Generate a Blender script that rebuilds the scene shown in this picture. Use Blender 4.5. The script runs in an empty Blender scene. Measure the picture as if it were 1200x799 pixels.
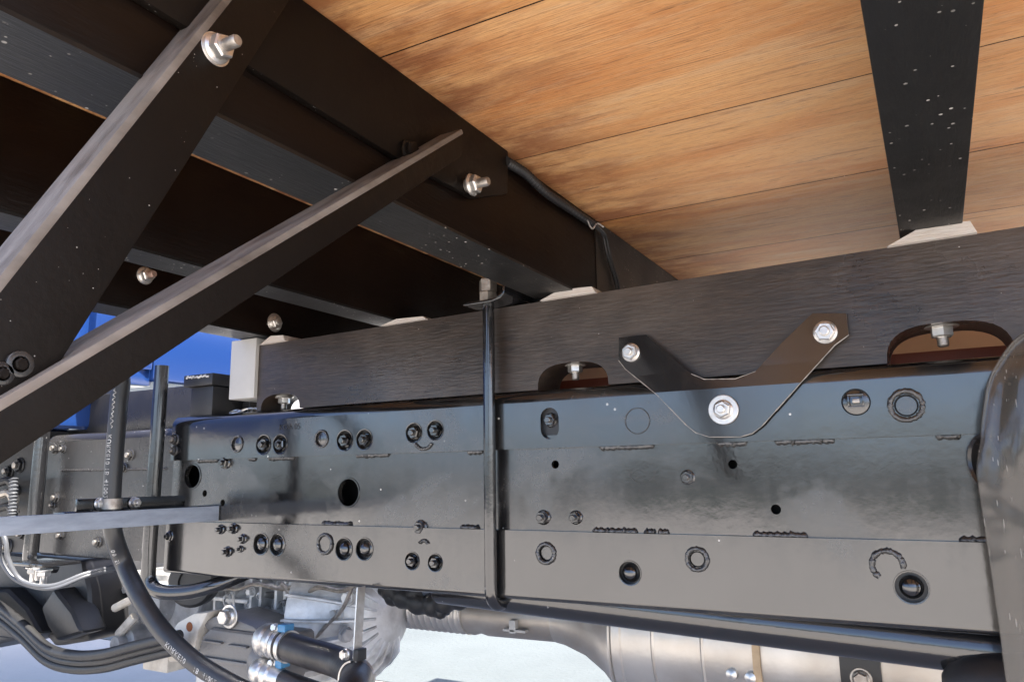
import bpy, bmesh, math, random
import numpy as np
from mathutils import Vector, Matrix, geometry

random.seed(7)
SC = bpy.context.scene
COL = SC.collection

# ------------------------------------------------------------------ camera
# focal length and orientation recovered from the photograph's vanishing points;
# world: X along the truck frame, Y across it (rail face at Y=0), Z up, camera height = 0
PP = np.array([600.0, 399.5])
F_PX = 879.2
ax = np.array([1600.0, -180.0, -F_PX]); ax /= np.linalg.norm(ax)
ay = np.array([500.0, 150.0, F_PX]); ay -= ax * (ax @ ay); ay /= np.linalg.norm(ay)
az = np.cross(ax, ay)
ROT = np.stack([ax, ay, az])
CAM = np.array([0.0, -1.05, 0.0])
GROUND_Z = -0.85

cam_d = bpy.data.cameras.new('camera')
cam_d.sensor_width = 36.0
cam_d.lens = F_PX / 1200.0 * 36.0
cam_d.clip_start = 0.02
cam_d.clip_end = 2000
cam = bpy.data.objects.new('camera', cam_d)
COL.objects.link(cam)
m = Matrix.Identity(4)
for i, v in enumerate((ROT @ np.array([1, 0, 0]), ROT @ np.array([0, -1, 0]), ROT @ np.array([0, 0, -1]))):
    for j in range(3):
        m[j][i] = v[j]
for j in range(3):
    m[j][3] = CAM[j]
cam.matrix_world = m
SC.camera = cam

# ------------------------------------------------------------------ sky, sun, exposure
SUN_EL, SUN_AZ = 62.0, 98.0          # azimuth measured from +Y towards +X
w = bpy.data.worlds.new('World'); SC.world = w; w.use_nodes = True
nt = w.node_tree; nt.nodes.clear()
wo = nt.nodes.new('ShaderNodeOutputWorld'); bg = nt.nodes.new('ShaderNodeBackground')
sky = nt.nodes.new('ShaderNodeTexSky'); sky.sky_type = 'NISHITA'; sky.sun_disc = False
sky.sun_elevation = math.radians(SUN_EL); sky.sun_rotation = math.radians(SUN_AZ)
sky.dust_density = 2.0; sky.air_density = 0.6; sky.ozone_density = 2.0
bg.inputs[1].default_value = 0.14
nt.links.new(sky.outputs[0], bg.inputs[0]); nt.links.new(bg.outputs[0], wo.inputs[0])
sl = bpy.data.lights.new('sun', 'SUN'); sl.energy = 4.5; sl.angle = math.radians(0.5); sl.color = (1, 0.95, 0.87)
so = bpy.data.objects.new('sun', sl); COL.objects.link(so)
sd = Vector((math.sin(math.radians(SUN_AZ)) * math.cos(math.radians(SUN_EL)),
             math.cos(math.radians(SUN_AZ)) * math.cos(math.radians(SUN_EL)), math.sin(math.radians(SUN_EL))))
so.rotation_euler = sd.to_track_quat('Z', 'Y').to_euler(); so.location = (0, 0, 6)
SC.view_settings.view_transform = 'Standard'; SC.view_settings.look = 'None'
SC.view_settings.gamma = 1.0; SC.view_settings.use_curve_mapping = False
SC.view_settings.exposure = 2.35
SC.cycles.use_denoising = True
SC.cycles.max_bounces = 10
SC.cycles.diffuse_bounces = 6

# ------------------------------------------------------------------ pixel helpers (a pixel is a direction; planes give distance)
def ray(x, y): return ROT @ np.array([x - PP[0], y - PP[1], F_PX])
def onY(x, y, v): d = ray(x, y); return Vector(CAM + d * ((v - CAM[1]) / d[1]))
def onX(x, y, v): d = ray(x, y); return Vector(CAM + d * ((v - CAM[0]) / d[0]))
def onZ(x, y, v): d = ray(x, y); return Vector(CAM + d * ((v - CAM[2]) / d[2]))
def rpx(x, y, r, v=0.0): return (onY(x, y + r, v) - onY(x, y - r, v)).length / 2

# ------------------------------------------------------------------ materials
def node(nt, t, **kw):
    n = nt.nodes.new(t)
    for k, v in kw.items(): setattr(n, k, v)
    return n

def mat(name, base, rough=0.5, metal=0.0, var=0.0, var_scale=8.0, var_col=None, bump=0.0, bump_scale=60.0,
        stretch=(1, 1, 1), rough_var=0.0, specks=0.0, speck_scale=90.0, speck_col=(0.62, 0.59, 0.55), spec=0.5,
        wave=0.0, wave_scale=7.0, drips=0.0, smudge=0.0, smudge_col=(0.1, 0.09, 0.08), dust=0.0, dust_col=(0.30, 0.27, 0.23), grain=0.0, coat=0.0):
    M = bpy.data.materials.new(name); M.use_nodes = True
    nt = M.node_tree; L = nt.links.new
    b = nt.nodes['Principled BSDF']
    b.inputs['Roughness'].default_value = rough; b.inputs['Metallic'].default_value = metal
    b.inputs['Specular IOR Level'].default_value = spec
    if coat: b.inputs['Coat Weight'].default_value = coat; b.inputs['Coat Roughness'].default_value = 0.12
    tc = node(nt, 'ShaderNodeNewGeometry'); mp = node(nt, 'ShaderNodeMapping')
    mp.inputs['Scale'].default_value = stretch
    oi = node(nt, 'ShaderNodeObjectInfo')
    va = node(nt, 'ShaderNodeVectorMath', operation='MULTIPLY_ADD')
    cx = node(nt, 'ShaderNodeCombineXYZ'); 
    for k in range(3): L(oi.outputs['Random'], cx.inputs[k])
    va.inputs[1].default_value = (9.0, 5.0, 7.0)
    L(cx.outputs[0], va.inputs[0]); L(tc.outputs['Position'], va.inputs[2])
    L(va.outputs[0], mp.inputs['Vector'])
    V = mp.outputs[0]; RAW = va.outputs[0]
    col = node(nt, 'ShaderNodeRGB'); col.outputs[0].default_value = (*base, 1); cur = col.outputs[0]
    def noise(scale, vec=V, detail=6, rg=0.55):
        n = node(nt, 'ShaderNodeTexNoise'); n.inputs['Scale'].default_value = scale
        n.inputs['Detail'].default_value = detail; n.inputs['Roughness'].default_value = rg
        L(vec, n.inputs['Vector']); return n
    def ramp(src, lo, hi, a=0.0, bb=1.0):
        r = node(nt, 'ShaderNodeMapRange'); r.inputs[1].default_value = lo; r.inputs[2].default_value = hi
        r.inputs[3].default_value = a; r.inputs[4].default_value = bb; L(src, r.inputs[0]); return r.outputs[0]
    def mix(f, a, c2):
        x = node(nt, 'ShaderNodeMix', data_type='RGBA'); L(f, x.inputs[0]); L(a, x.inputs[6])
        if isinstance(c2, tuple): x.inputs[7].default_value = (*c2, 1)
        else: L(c2, x.inputs[7])
        return x.outputs[2]
    if var:
        vc = var_col or tuple(c * 0.5 for c in base)
        cur = mix(ramp(noise(var_scale).outputs[0], 0.38, 0.66, 0, var), cur, vc)
    if grain:
        n = noise(3.0, V, 9, 0.7)
        cur = mix(ramp(n.outputs[0], 0.42, 0.62, 0, grain), cur, tuple(c * 0.35 for c in base))
    if dust:
        n = noise(5.0, RAW, 8, 0.65)
        cur = mix(ramp(n.outputs[0], 0.45, 0.75, 0, dust), cur, dust_col)
    sm_f = None
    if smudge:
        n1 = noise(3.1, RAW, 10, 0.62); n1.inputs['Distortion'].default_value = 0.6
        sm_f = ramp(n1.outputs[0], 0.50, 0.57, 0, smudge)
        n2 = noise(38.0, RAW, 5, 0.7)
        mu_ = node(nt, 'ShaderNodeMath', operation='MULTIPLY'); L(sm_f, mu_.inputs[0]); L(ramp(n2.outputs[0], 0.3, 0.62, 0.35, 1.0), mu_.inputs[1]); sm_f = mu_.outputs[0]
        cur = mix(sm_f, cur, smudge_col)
    if specks:
        vo = node(nt, 'ShaderNodeTexVoronoi'); vo.inputs['Scale'].default_value = speck_scale; L(RAW, vo.inputs['Vector'])
        sp = node(nt, 'ShaderNodeSeparateColor'); L(vo.outputs['Color'], sp.inputs[0])
        lt = node(nt, 'ShaderNodeMath', operation='LESS_THAN'); L(vo.outputs['Distance'], lt.inputs[0]); L(ramp(sp.outputs[1], 0.0, 1.0, 0.05, 0.20), lt.inputs[1])
        l2 = node(nt, 'ShaderNodeMath', operation='LESS_THAN'); L(sp.outputs[0], l2.inputs[0]); l2.inputs[1].default_value = specks
        cl = noise(6.0, RAW, 3)
        l3 = ramp(cl.outputs[0], 0.40, 0.62, 0.0, 0.8)
        mu = node(nt, 'ShaderNodeMath', operation='MULTIPLY'); L(lt.outputs[0], mu.inputs[0]); L(l2.outputs[0], mu.inputs[1])
        m2 = node(nt, 'ShaderNodeMath', operation='MULTIPLY'); L(mu.outputs[0], m2.inputs[0]); L(l3, m2.inputs[1])
        cur = mix(m2.outputs[0], cur, speck_col)
    L(cur, b.inputs['Base Color'])
    if rough_var:
        n = noise(4.0, RAW, 7, 0.6)
        L(ramp(n.outputs[0], 0.35, 0.7, max(0.03, rough - rough_var), min(1, rough + rough_var)), b.inputs['Roughness'])
        if sm_f is not None:
            r_in = b.inputs['Roughness'].links[0].from_socket
            ad_ = node(nt, 'ShaderNodeMath', operation='MULTIPLY_ADD'); L(sm_f, ad_.inputs[0]); ad_.inputs[1].default_value = 0.28; L(r_in, ad_.inputs[2]); L(ad_.outputs[0], b.inputs['Roughness'])
    if drips and b.inputs['Roughness'].links:
        dm = node(nt, 'ShaderNodeMapping'); dm.inputs['Scale'].default_value = (55, 55, 4); L(RAW, dm.inputs['Vector'])
        dn = noise(1.0, dm.outputs[0], 6, 0.65); fn = noise(90.0, RAW, 4, 0.7)
        s0 = b.inputs['Roughness'].links[0].from_socket
        d1 = node(nt, 'ShaderNodeMath', operation='ADD'); L(s0, d1.inputs[0]); L(ramp(dn.outputs[0], 0.45, 0.75, 0, drips), d1.inputs[1])
        d2 = node(nt, 'ShaderNodeMath', operation='ADD'); L(d1.outputs[0], d2.inputs[0]); L(ramp(fn.outputs[0], 0.5, 0.75, 0, drips), d2.inputs[1])
        L(d2.outputs[0], b.inputs['Roughness'])
    prev = None
    if wave:
        n = noise(wave_scale, RAW, 2, 0.4)
        bp = node(nt, 'ShaderNodeBump'); bp.inputs['Strength'].default_value = 1.0; bp.inputs['Distance'].default_value = wave
        L(n.outputs[0], bp.inputs['Height']); prev = bp.outputs[0]
    if bump:
        n = noise(bump_scale, V, 5, 0.6)
        bp = node(nt, 'ShaderNodeBump'); bp.inputs['Strength'].default_value = 1.0; bp.inputs['Distance'].default_value = bump
        L(n.outputs[0], bp.inputs['Height'])
        if prev: L(prev, bp.inputs['Normal'])
        prev = bp.outputs[0]
    if prev: L(prev, b.inputs['Normal'])
    return M

def plank_mat():
    M = bpy.data.materials.new('bare floor wood'); M.use_nodes = True
    nt = M.node_tree; L = nt.links.new; b = nt.nodes['Principled BSDF']
    g = node(nt, 'ShaderNodeNewGeometry'); oi = node(nt, 'ShaderNodeObjectInfo')
    cx = node(nt, 'ShaderNodeCombineXYZ')
    for k in range(3): L(oi.outputs['Random'], cx.inputs[k])
    va = node(nt, 'ShaderNodeVectorMath', operation='MULTIPLY_ADD'); va.inputs[1].default_value = (11, 0.0, 3)
    L(cx.outputs[0], va.inputs[0]); L(g.outputs['Position'], va.inputs[2])
    def mapped(s):
        mp = node(nt, 'ShaderNodeMapping'); mp.inputs['Scale'].default_value = s; L(va.outputs[0], mp.inputs[0]); return mp.outputs[0]
    def noise(s, scale, detail=6, rg=0.6, dist=0.0):
        n = node(nt, 'ShaderNodeTexNoise'); n.inputs['Scale'].default_value = scale; n.inputs['Detail'].default_value = detail
        n.inputs['Roughness'].default_value = rg; n.inputs['Distortion'].default_value = dist; L(mapped(s), n.inputs['Vector']); return n.outputs[0]
    def mr(src, lo, hi, a=0.0, c=1.0):
        r = node(nt, 'ShaderNodeMapRange'); r.inputs[1].default_value = lo; r.inputs[2].default_value = hi
        r.inputs[3].default_value = a; r.inputs[4].default_value = c; L(src, r.inputs[0]); return r.outputs[0]
    def mix(f, a, c2):
        x = node(nt, 'ShaderNodeMix', data_type='RGBA'); L(f, x.inputs[0]); L(a, x.inputs[6]); x.inputs[7].default_value = (*c2, 1); return x.outputs[2]
    base = node(nt, 'ShaderNodeRGB'); base.outputs[0].default_value = (0.65, 0.36, 0.155, 1); cur = base.outputs[0]
    cur = mix(mr(noise((1.2, 4.5, 1), 2.2, 8, 0.65, 0.6), 0.42, 0.66, 0, 0.8), cur, (0.50, 0.19, 0.055))
    cur = mix(mr(noise((1.6, 9, 1), 2.6, 9, 0.7, 0.5), 0.50, 0.66, 0, 0.7), cur, (0.62, 0.40, 0.22))
    cur = mix(mr(noise((2.6, 30, 1), 3.0, 10, 0.75, 0.25), 0.55, 0.68, 0, 0.7), cur, (0.21, 0.095, 0.04))
    cur = mix(mr(noise((5, 160, 1), 3.0, 4, 0.6), 0.54, 0.72, 0, 0.5), cur, (0.30, 0.15, 0.07))
    cur = mix(mr(noise((24, 330, 1), 3.0, 3, 0.6), 0.57, 0.68, 0, 0.5), cur, (0.18, 0.085, 0.04))
    cur = mix(mr(noise((10, 260, 1), 4.0, 3, 0.6), 0.58, 0.72, 0, 0.5), cur, (0.70, 0.47, 0.28))
    cur = mix(mr(noise((1.0, 2.2, 1), 3.2, 8, 0.75, 0.8), 0.63, 0.72, 0, 0.45), cur, (0.36, 0.11, 0.035))
    cur = mix(mr(noise((4.5, 75, 1), 2.0, 9, 0.75, 0.5), 0.61, 0.66, 0, 0.85), cur, (0.085, 0.045, 0.025))
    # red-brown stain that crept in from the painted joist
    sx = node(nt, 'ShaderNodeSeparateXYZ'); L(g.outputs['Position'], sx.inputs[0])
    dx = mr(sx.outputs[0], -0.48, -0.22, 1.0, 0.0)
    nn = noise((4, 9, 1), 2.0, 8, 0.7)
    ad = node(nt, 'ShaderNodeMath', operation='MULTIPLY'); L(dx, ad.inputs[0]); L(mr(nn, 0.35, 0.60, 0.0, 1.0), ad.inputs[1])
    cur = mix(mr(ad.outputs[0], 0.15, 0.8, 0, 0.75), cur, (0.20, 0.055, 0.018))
    hv = node(nt, 'ShaderNodeHueSaturation'); L(cur, hv.inputs['Color'])
    L(mr(oi.outputs['Random'], 0, 1, 0.90, 1.03), hv.inputs['Value']); L(mr(oi.outputs['Random'], 0, 1, 1.08, 1.0), hv.inputs['Saturation'])
    cur = hv.outputs[0]
    L(cur, b.inputs['Base Color'])
    b.inputs['Roughness'].default_value = 0.62
    bp = node(nt, 'ShaderNodeBump'); bp.inputs['Distance'].default_value = 0.0012; L(noise((6, 190, 1), 2.0, 4), bp.inputs['Height'])
    L(bp.outputs[0], b.inputs['Normal'])
    return M

M = {}
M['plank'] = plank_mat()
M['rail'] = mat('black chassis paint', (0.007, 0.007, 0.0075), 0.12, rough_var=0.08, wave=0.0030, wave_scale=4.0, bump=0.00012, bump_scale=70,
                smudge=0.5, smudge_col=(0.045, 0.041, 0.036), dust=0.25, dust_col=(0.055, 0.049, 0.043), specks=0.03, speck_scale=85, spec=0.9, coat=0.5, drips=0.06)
M['rail_edge'] = mat('black paint in recess', (0.006, 0.006, 0.007), 0.4, bump=0.0005, bump_scale=200)
M['weld'] = mat('painted weld bead', (0.020, 0.019, 0.018), 0.25, spec=1.0, bump=0.002, bump_scale=160, specks=0.2, speck_scale=260)
M['sill'] = mat('black stained timber', (0.028, 0.018, 0.0125), 0.40, var=0.8, var_scale=1.6, var_col=(0.012, 0.0085, 0.0065), stretch=(7, 46, 46),
                grain=0.6, bump=0.0006, bump_scale=5, rough_var=0.16, dust=1.0, dust_col=(0.064, 0.050, 0.041), specks=0.03, speck_scale=160)
M['joist'] = mat('dark brown stained joist', (0.005, 0.0024, 0.0015), 0.40, spec=0.15, var=0.6, var_scale=3, stretch=(9, 1.2, 9), bump=0.0006, bump_scale=30,
                 specks=0.22, speck_scale=190, rough_var=0.1, dust=0.10, dust_col=(0.04, 0.03, 0.024))
M['joist_black'] = mat('black painted joist', (0.008, 0.008, 0.008), 0.42, spec=0.3, var=0.4, var_scale=4, stretch=(9, 1.2, 9), bump=0.0005, bump_scale=30,
                       specks=0.5, speck_scale=120, dust=0.22, dust_col=(0.03, 0.028, 0.026), rough_var=0.12)
M['brace'] = mat('black brace paint', (0.0062, 0.0045, 0.0036), 0.45, spec=0.12, bump=0.0005, bump_scale=90, specks=0.35, speck_scale=330, dust=0.4, dust_col=(0.013, 0.010, 0.008))
M['brace_edge'] = mat('worn grey brace edge', (0.19, 0.165, 0.145), 0.55, spec=0.15, var=0.9, var_scale=7, var_col=(0.075, 0.06, 0.05), stretch=(9, 1, 3), bump=0.0006, bump_scale=40, rough_var=0.1,
                      dust=0.6, dust_col=(0.22, 0.18, 0.15))
M['bracket'] = mat('black bracket paint', (0.010, 0.010, 0.011), 0.15, spec=0.9, coat=0.4, dust=0.2, dust_col=(0.04, 0.036, 0.032), smudge=0.15, smudge_col=(0.045, 0.042, 0.038), rough_var=0.06, bump=0.00008, bump_scale=120, wave=0.0004)
M['bracket_cut'] = mat('thin rubbed cut edge', (0.24, 0.22, 0.20), 0.35)
M['zinc'] = mat('zinc plated steel', (0.62, 0.60, 0.57), 0.33, metal=0.85, var=0.5, var_scale=60, var_col=(0.36, 0.34, 0.31), bump=0.0004, bump_scale=160)
M['zinc_dirty'] = mat('dull zinc bolt', (0.40, 0.37, 0.33), 0.42, metal=0.75, var=0.7, var_scale=70, var_col=(0.17, 0.14, 0.12), bump=0.0005, bump_scale=160)
M['copper'] = mat('rusty stud end', (0.36, 0.24, 0.19), 0.5, metal=0.3, var=0.5, var_scale=80)
M['rod'] = mat('glossy black rod', (0.010, 0.010, 0.011), 0.13, spec=1.0, bump=0.0002, bump_scale=90, rough_var=0.05, specks=0.05, speck_scale=80)
M['grey'] = mat('light grey paint', (0.42, 0.41, 0.39), 0.5, var=0.3, var_scale=9)
M['shim'] = mat('pale sawn wood', (0.44, 0.41, 0.38), 0.7, var=0.6, var_scale=12, var_col=(0.40, 0.33, 0.27), stretch=(3, 20, 20), bump=0.001, bump_scale=30)
M['blue'] = mat('blue cab paint', (0.010, 0.037, 0.145), 0.25, coat=0.6, wave=0.0005)
M['rubber'] = mat('black rubber', (0.014, 0.014, 0.015), 0.5, bump=0.0005, bump_scale=120, dust=0.3, dust_col=(0.05, 0.047, 0.042))
M['hose'] = mat('hydraulic hose rubber', (0.020, 0.021, 0.023), 0.38, bump=0.0004, bump_scale=120, dust=0.35, dust_col=(0.10, 0.085, 0.08), rough_var=0.08)
M['hose_worn'] = mat('worn brown-black hose', (0.030, 0.026, 0.025), 0.42, var=0.8, var_scale=26, var_col=(0.006, 0.006, 0.006), bump=0.0006, bump_scale=110, dust=0.4, dust_col=(0.12, 0.095, 0.085))
M['print'] = mat('white hose print', (0.60, 0.58, 0.55), 0.6, var=0.9, var_scale=130, var_col=(0.06, 0.058, 0.056))
M['bar'] = mat('grey-blue painted flat bar', (0.34, 0.38, 0.45), 0.2, var=0.6, var_scale=14, var_col=(0.22, 0.25, 0.30), stretch=(6, 1.5, 6), bump=0.0003, bump_scale=40, rough_var=0.05, wave=0.0004)
M['alu'] = mat('cast aluminium', (0.74, 0.75, 0.76), 0.45, metal=0.35, var=0.85, var_scale=11, var_col=(0.22, 0.22, 0.22), bump=0.0018, bump_scale=50, dust=0.35, dust_col=(0.42, 0.37, 0.30))
M['alu_dark'] = mat('oily cast iron', (0.42, 0.41, 0.40), 0.36, var=0.9, var_scale=14, var_col=(0.10, 0.10, 0.10), bump=0.0022, bump_scale=55, specks=0.4, speck_scale=120)
M['pump'] = mat('black pump casting', (0.13, 0.125, 0.12), 0.38, var=0.6, var_scale=24, var_col=(0.13, 0.12, 0.115), bump=0.0009, bump_scale=90)
M['cream'] = mat('cream gasket flange', (0.62, 0.57, 0.49), 0.55, var=0.9, var_scale=22, var_col=(0.33, 0.29, 0.24), bump=0.0008)
M['rust'] = mat('rust spot', (0.25, 0.075, 0.02), 0.8)
M['bluetape'] = mat('blue hose clamp tape', (0.04, 0.19, 0.36), 0.35)
M['exhaust'] = mat('aluminised exhaust steel', (0.52, 0.50, 0.47), 0.38, metal=0.7, var=0.7, var_scale=5, var_col=(0.26, 0.23, 0.20), bump=0.0006, bump_scale=40, dust=0.3, dust_col=(0.40, 0.33, 0.25), rough_var=0.1)
M['strap'] = mat('rusty tan strap', (0.50, 0.36, 0.22), 0.6, var=0.5, var_scale=30)
M['redlead'] = mat('red-brown primed steel', (0.22, 0.055, 0.03), 0.5, var=0.5, var_scale=14)
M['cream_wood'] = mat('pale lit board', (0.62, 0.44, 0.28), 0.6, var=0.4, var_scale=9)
M['black'] = mat('matt black plastic', (0.010, 0.010, 0.011), 0.45, bump=0.0006, bump_scale=60, dust=0.3, dust_col=(0.03, 0.027, 0.025))
M['frame_grey'] = mat('dull black front frame', (0.020, 0.019, 0.019), 0.28, rough_var=0.1, wave=0.001, bump=0.0004, bump_scale=110, dust=0.5, dust_col=(0.07, 0.065, 0.058), specks=0.2, speck_scale=80)
M['steel_pipe'] = mat('grey brake pipe', (0.085, 0.088, 0.095), 0.35, metal=0.1)

def ground_mat():
    G = mat('pale concrete yard', (0.40, 0.375, 0.345), 0.85, var=0.5, var_scale=1.3, var_col=(0.31, 0.29, 0.265), bump=0.003, bump_scale=45, specks=0.5, speck_scale=45, speck_col=(0.30, 0.29, 0.27))
    return G
M['ground'] = ground_mat()
M['toned_ground'] = mat('toned-down sunlit ground', (0.088, 0.100, 0.101), 0.85, var=0.7, var_scale=2.5, var_col=(0.070, 0.080, 0.081), bump=0.004, bump_scale=60, specks=0.8, speck_scale=38, speck_col=(0.05, 0.052, 0.054))  # lowered tone offsets the strong sun on the far ground
M['land'] = mat('dark road and grass', (0.055, 0.060, 0.058), 0.9, var=0.8, var_scale=0.15, var_col=(0.035, 0.045, 0.03))

def flap_mat():
    F = bpy.data.materials.new('smoky clear plastic'); F.use_nodes = True
    nt = F.node_tree; L = nt.links.new; b = nt.nodes['Principled BSDF']; out = nt.nodes['Material Output']
    b.inputs['Base Color'].default_value = (0.075, 0.068, 0.06, 1); b.inputs['Roughness'].default_value = 0.13; b.inputs['Specular IOR Level'].default_value = 0.9
    tr = node(nt, 'ShaderNodeBsdfTransparent'); tr.inputs[0].default_value = (0.88, 0.86, 0.83, 1)
    g = node(nt, 'ShaderNodeNewGeometry')
    mp = node(nt, 'ShaderNodeMapping'); mp.inputs['Scale'].default_value = (110, 110, 9); mp.inputs['Rotation'].default_value = (0, 0.12, 0); L(g.outputs['Position'], mp.inputs[0])
    vo = node(nt, 'ShaderNodeTexVoronoi'); vo.inputs['Scale'].default_value = 2.2; L(mp.outputs[0], vo.inputs['Vector'])
    lt = node(nt, 'ShaderNodeMath', operation='LESS_THAN'); L(vo.outputs['Distance'], lt.inputs[0]); lt.inputs[1].default_value = 0.10
    mc = node(nt, 'ShaderNodeMix', data_type='RGBA'); L(lt.outputs[0], mc.inputs[0]); mc.inputs[6].default_value = (0.075, 0.068, 0.06, 1); mc.inputs[7].default_value = (0.4, 0.38, 0.35, 1)
    L(mc.outputs[2], b.inputs['Base Color'])
    n = node(nt, 'ShaderNodeTexNoise'); n.inputs['Scale'].default_value = 14; L(g.outputs['Position'], n.inputs['Vector'])
    bp = node(nt, 'ShaderNodeBump'); bp.inputs['Distance'].default_value = 0.004; L(n.outputs[0], bp.inputs['Height']); L(bp.outputs[0], b.inputs['Normal'])
    ms = node(nt, 'ShaderNodeMixShader'); ms.inputs[0].default_value = 0.5
    L(tr.outputs[0], ms.inputs[1]); L(b.outputs[0], ms.inputs[2]); L(ms.outputs[0], out.inputs[0])
    return F
M['flap'] = flap_mat()

# ------------------------------------------------------------------ mesh helpers
def empty(name, loc=(0, 0, 0)):
    o = bpy.data.objects.new(name, None); COL.objects.link(o); o.location = loc; o.empty_display_size = 0.05
    return o

def tag(o, label=None, cat=None, group=None, kind=None):
    if label: o['label'] = label
    if cat: o['category'] = cat
    if group: o['group'] = group
    if kind: o['kind'] = kind
    return o

def thing(name, label, cat, loc=(0, 0, 0), group=None):
    return tag(empty(name, loc), label, cat, group)

def adopt(o, parent):
    if parent is not None:
        bpy.context.view_layer.update() if False else None
        o.parent = parent
        q = Vector((0, 0, 0)); p = parent
        while p is not None: q += p.location; p = p.parent
        o.location = o.location - q
    return o

class MB:
    def __init__(s): s.v = []; s.f = []
    def add(s, vs, fs):
        k = len(s.v); s.v += [tuple(v) for v in vs]; s.f += [tuple(i + k for i in f) for f in fs]; return s
    def box(s, x0, x1, y0, y1, z0, z1):
        return s.add([(x0, y0, z0), (x1, y0, z0), (x1, y1, z0), (x0, y1, z0), (x0, y0, z1), (x1, y0, z1), (x1, y1, z1), (x0, y1, z1)],
                     [(0, 3, 2, 1), (4, 5, 6, 7), (0, 1, 5, 4), (1, 2, 6, 5), (2, 3, 7, 6), (3, 0, 4, 7)])
    def prism(s, poly, holes=(), to=None):
        """poly/holes: 2-D outlines; to(u, v, t) -> 3-D with t = 0 front, 1 back"""
        loops = [list(poly)] + [list(h) for h in holes]
        flat = [p for l in loops for p in l]
        tris = geometry.tessellate_polygon([[Vector((p[0], p[1], 0)) for p in l] for l in loops])
        n = len(flat)
        vs = [to(p[0], p[1], 0) for p in flat] + [to(p[0], p[1], 1) for p in flat]
        fs = [tuple(t) for t in tris] + [(t[2] + n, t[1] + n, t[0] + n) for t in tris]
        k = 0
        for l in loops:
            c = len(l)
            for i in range(c):
                a, b2 = k + i, k + (i + 1) % c
                fs.append((a, b2, b2 + n, a + n))
            k += c
        return s.add(vs, fs)
    def ring_sweep(s, rings, close=False, cap=True):
        n = len(rings[0]); vs = [p for r in rings for p in r]; fs = []
        m_ = len(rings)
        for i in range(m_ - 1 + (1 if close else 0)):
            a, b2 = i * n, ((i + 1) % m_) * n
            for j in range(n):
                fs.append((a + j, a + (j + 1) % n, b2 + (j + 1) % n, b2 + j))
        if cap and not close:
            fs.append(tuple(range(n))[::-1]); fs.append(tuple((m_ - 1) * n + j for j in range(n)))
        return s.add(vs, fs)
    def lathe(s, prof, o, axis, n=24, up=None, phase=0.0):
        """prof: [(t along axis, radius)]"""
        a = Vector(axis).normalized(); u = a.orthogonal().normalized() if up is None else Vector(up)
        u = (u - a * a.dot(u)).normalized(); v = a.cross(u); o = Vector(o)
        rings = []
        for t, r in prof:
            rings.append([o + a * t + (u * math.cos(2 * math.pi * j / n + phase) + v * math.sin(2 * math.pi * j / n + phase)) * max(r, 1e-5) for j in range(n)])
        return s.ring_sweep(rings)
    def tube(s, pts, r, n=12, rad=None):
        pts = [Vector(p) for p in pts]
        rings = []; up = None
        for i, p in enumerate(pts):
            t = (pts[min(i + 1, len(pts) - 1)] - pts[max(i - 1, 0)]).normalized()
            if up is None: up = t.orthogonal().normalized()
            up = (up - t * t.dot(up)).normalized(); v = t.cross(up)
            rr = rad[i] if rad else r
            rings.append([p + (up * math.cos(2 * math.pi * j / n) + v * math.sin(2 * math.pi * j / n)) * rr for j in range(n)])
        return s.ring_sweep(rings)
    def build(s, name, material, parent=None, bevel=0.0, seg=2, angle=32, loc=None):
        me = bpy.data.meshes.new(name); me.from_pydata(s.v, [], s.f)
        bm = bmesh.new(); bm.from_mesh(me); bmesh.ops.recalc_face_normals(bm, faces=bm.faces)
        if bevel:
            es = [e for e in bm.edges if len(e.link_faces) == 2 and e.calc_face_angle(0) > math.radians(30)]
            bmesh.ops.bevel(bm, geom=es, offset=bevel, segments=seg, affect='EDGES', profile=0.6, clamp_overlap=True)
        bm.to_mesh(me); bm.free()
        me.shade_smooth(); me.set_sharp_from_angle(angle=math.radians(angle))
        me.materials.append(material if not isinstance(material, str) else M[material])
        o = bpy.data.objects.new(name, me); COL.objects.link(o)
        if loc is not None: o.location = loc
        return adopt(o, parent)

def smooth_path(pts, k=10):
    P = [Vector(p) for p in pts]; P = [P[0] * 2 - P[1]] + P + [P[-1] * 2 - P[-2]]; out = []
    for i in range(1, len(P) - 2):
        for j in range(k):
            t = j / k; a, b2, c, d = P[i - 1], P[i], P[i + 1], P[i + 2]
            out.append(0.5 * ((2 * b2) + (c - a) * t + (2 * a - 5 * b2 + 4 * c - d) * t * t + (3 * b2 - a - 3 * c + d) * t ** 3))
    out.append(P[-2]); return out

def circ(cx, cz, r, n=20, jit=0.0, ry=None):
    ry = ry or r
    return [(cx + r * math.cos(2 * math.pi * i / n) * (1 + random.uniform(-jit, jit)), cz + ry * math.sin(2 * math.pi * i / n) * (1 + random.uniform(-jit, jit))) for i in range(n)]

def slot(cx, cz, r, h, n=10):
    """vertical oblong"""
    return [(cx + r * math.cos(math.pi * i / n), cz + h + r * math.sin(math.pi * i / n)) for i in range(n + 1)] + \
           [(cx + r * math.cos(math.pi + math.pi * i / n), cz - h + r * math.sin(math.pi + math.pi * i / n)) for i in range(n + 1)]

def xz(y0, y1): return lambda u, v, t: (u, y0 + (y1 - y0) * t, v)
def yz(x0, x1): return lambda u, v, t: (x0 + (x1 - x0) * t, u, v)
def xy(z0, z1): return lambda u, v, t: (u, v, z0 + (z1 - z0) * t)

NEG_Y = Vector((0, -1, 0))
def hex_prof(h, r, ch=0.25): return [(0, r), (h * (1 - ch * 0.5), r), (h, r * 0.86)]

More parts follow.
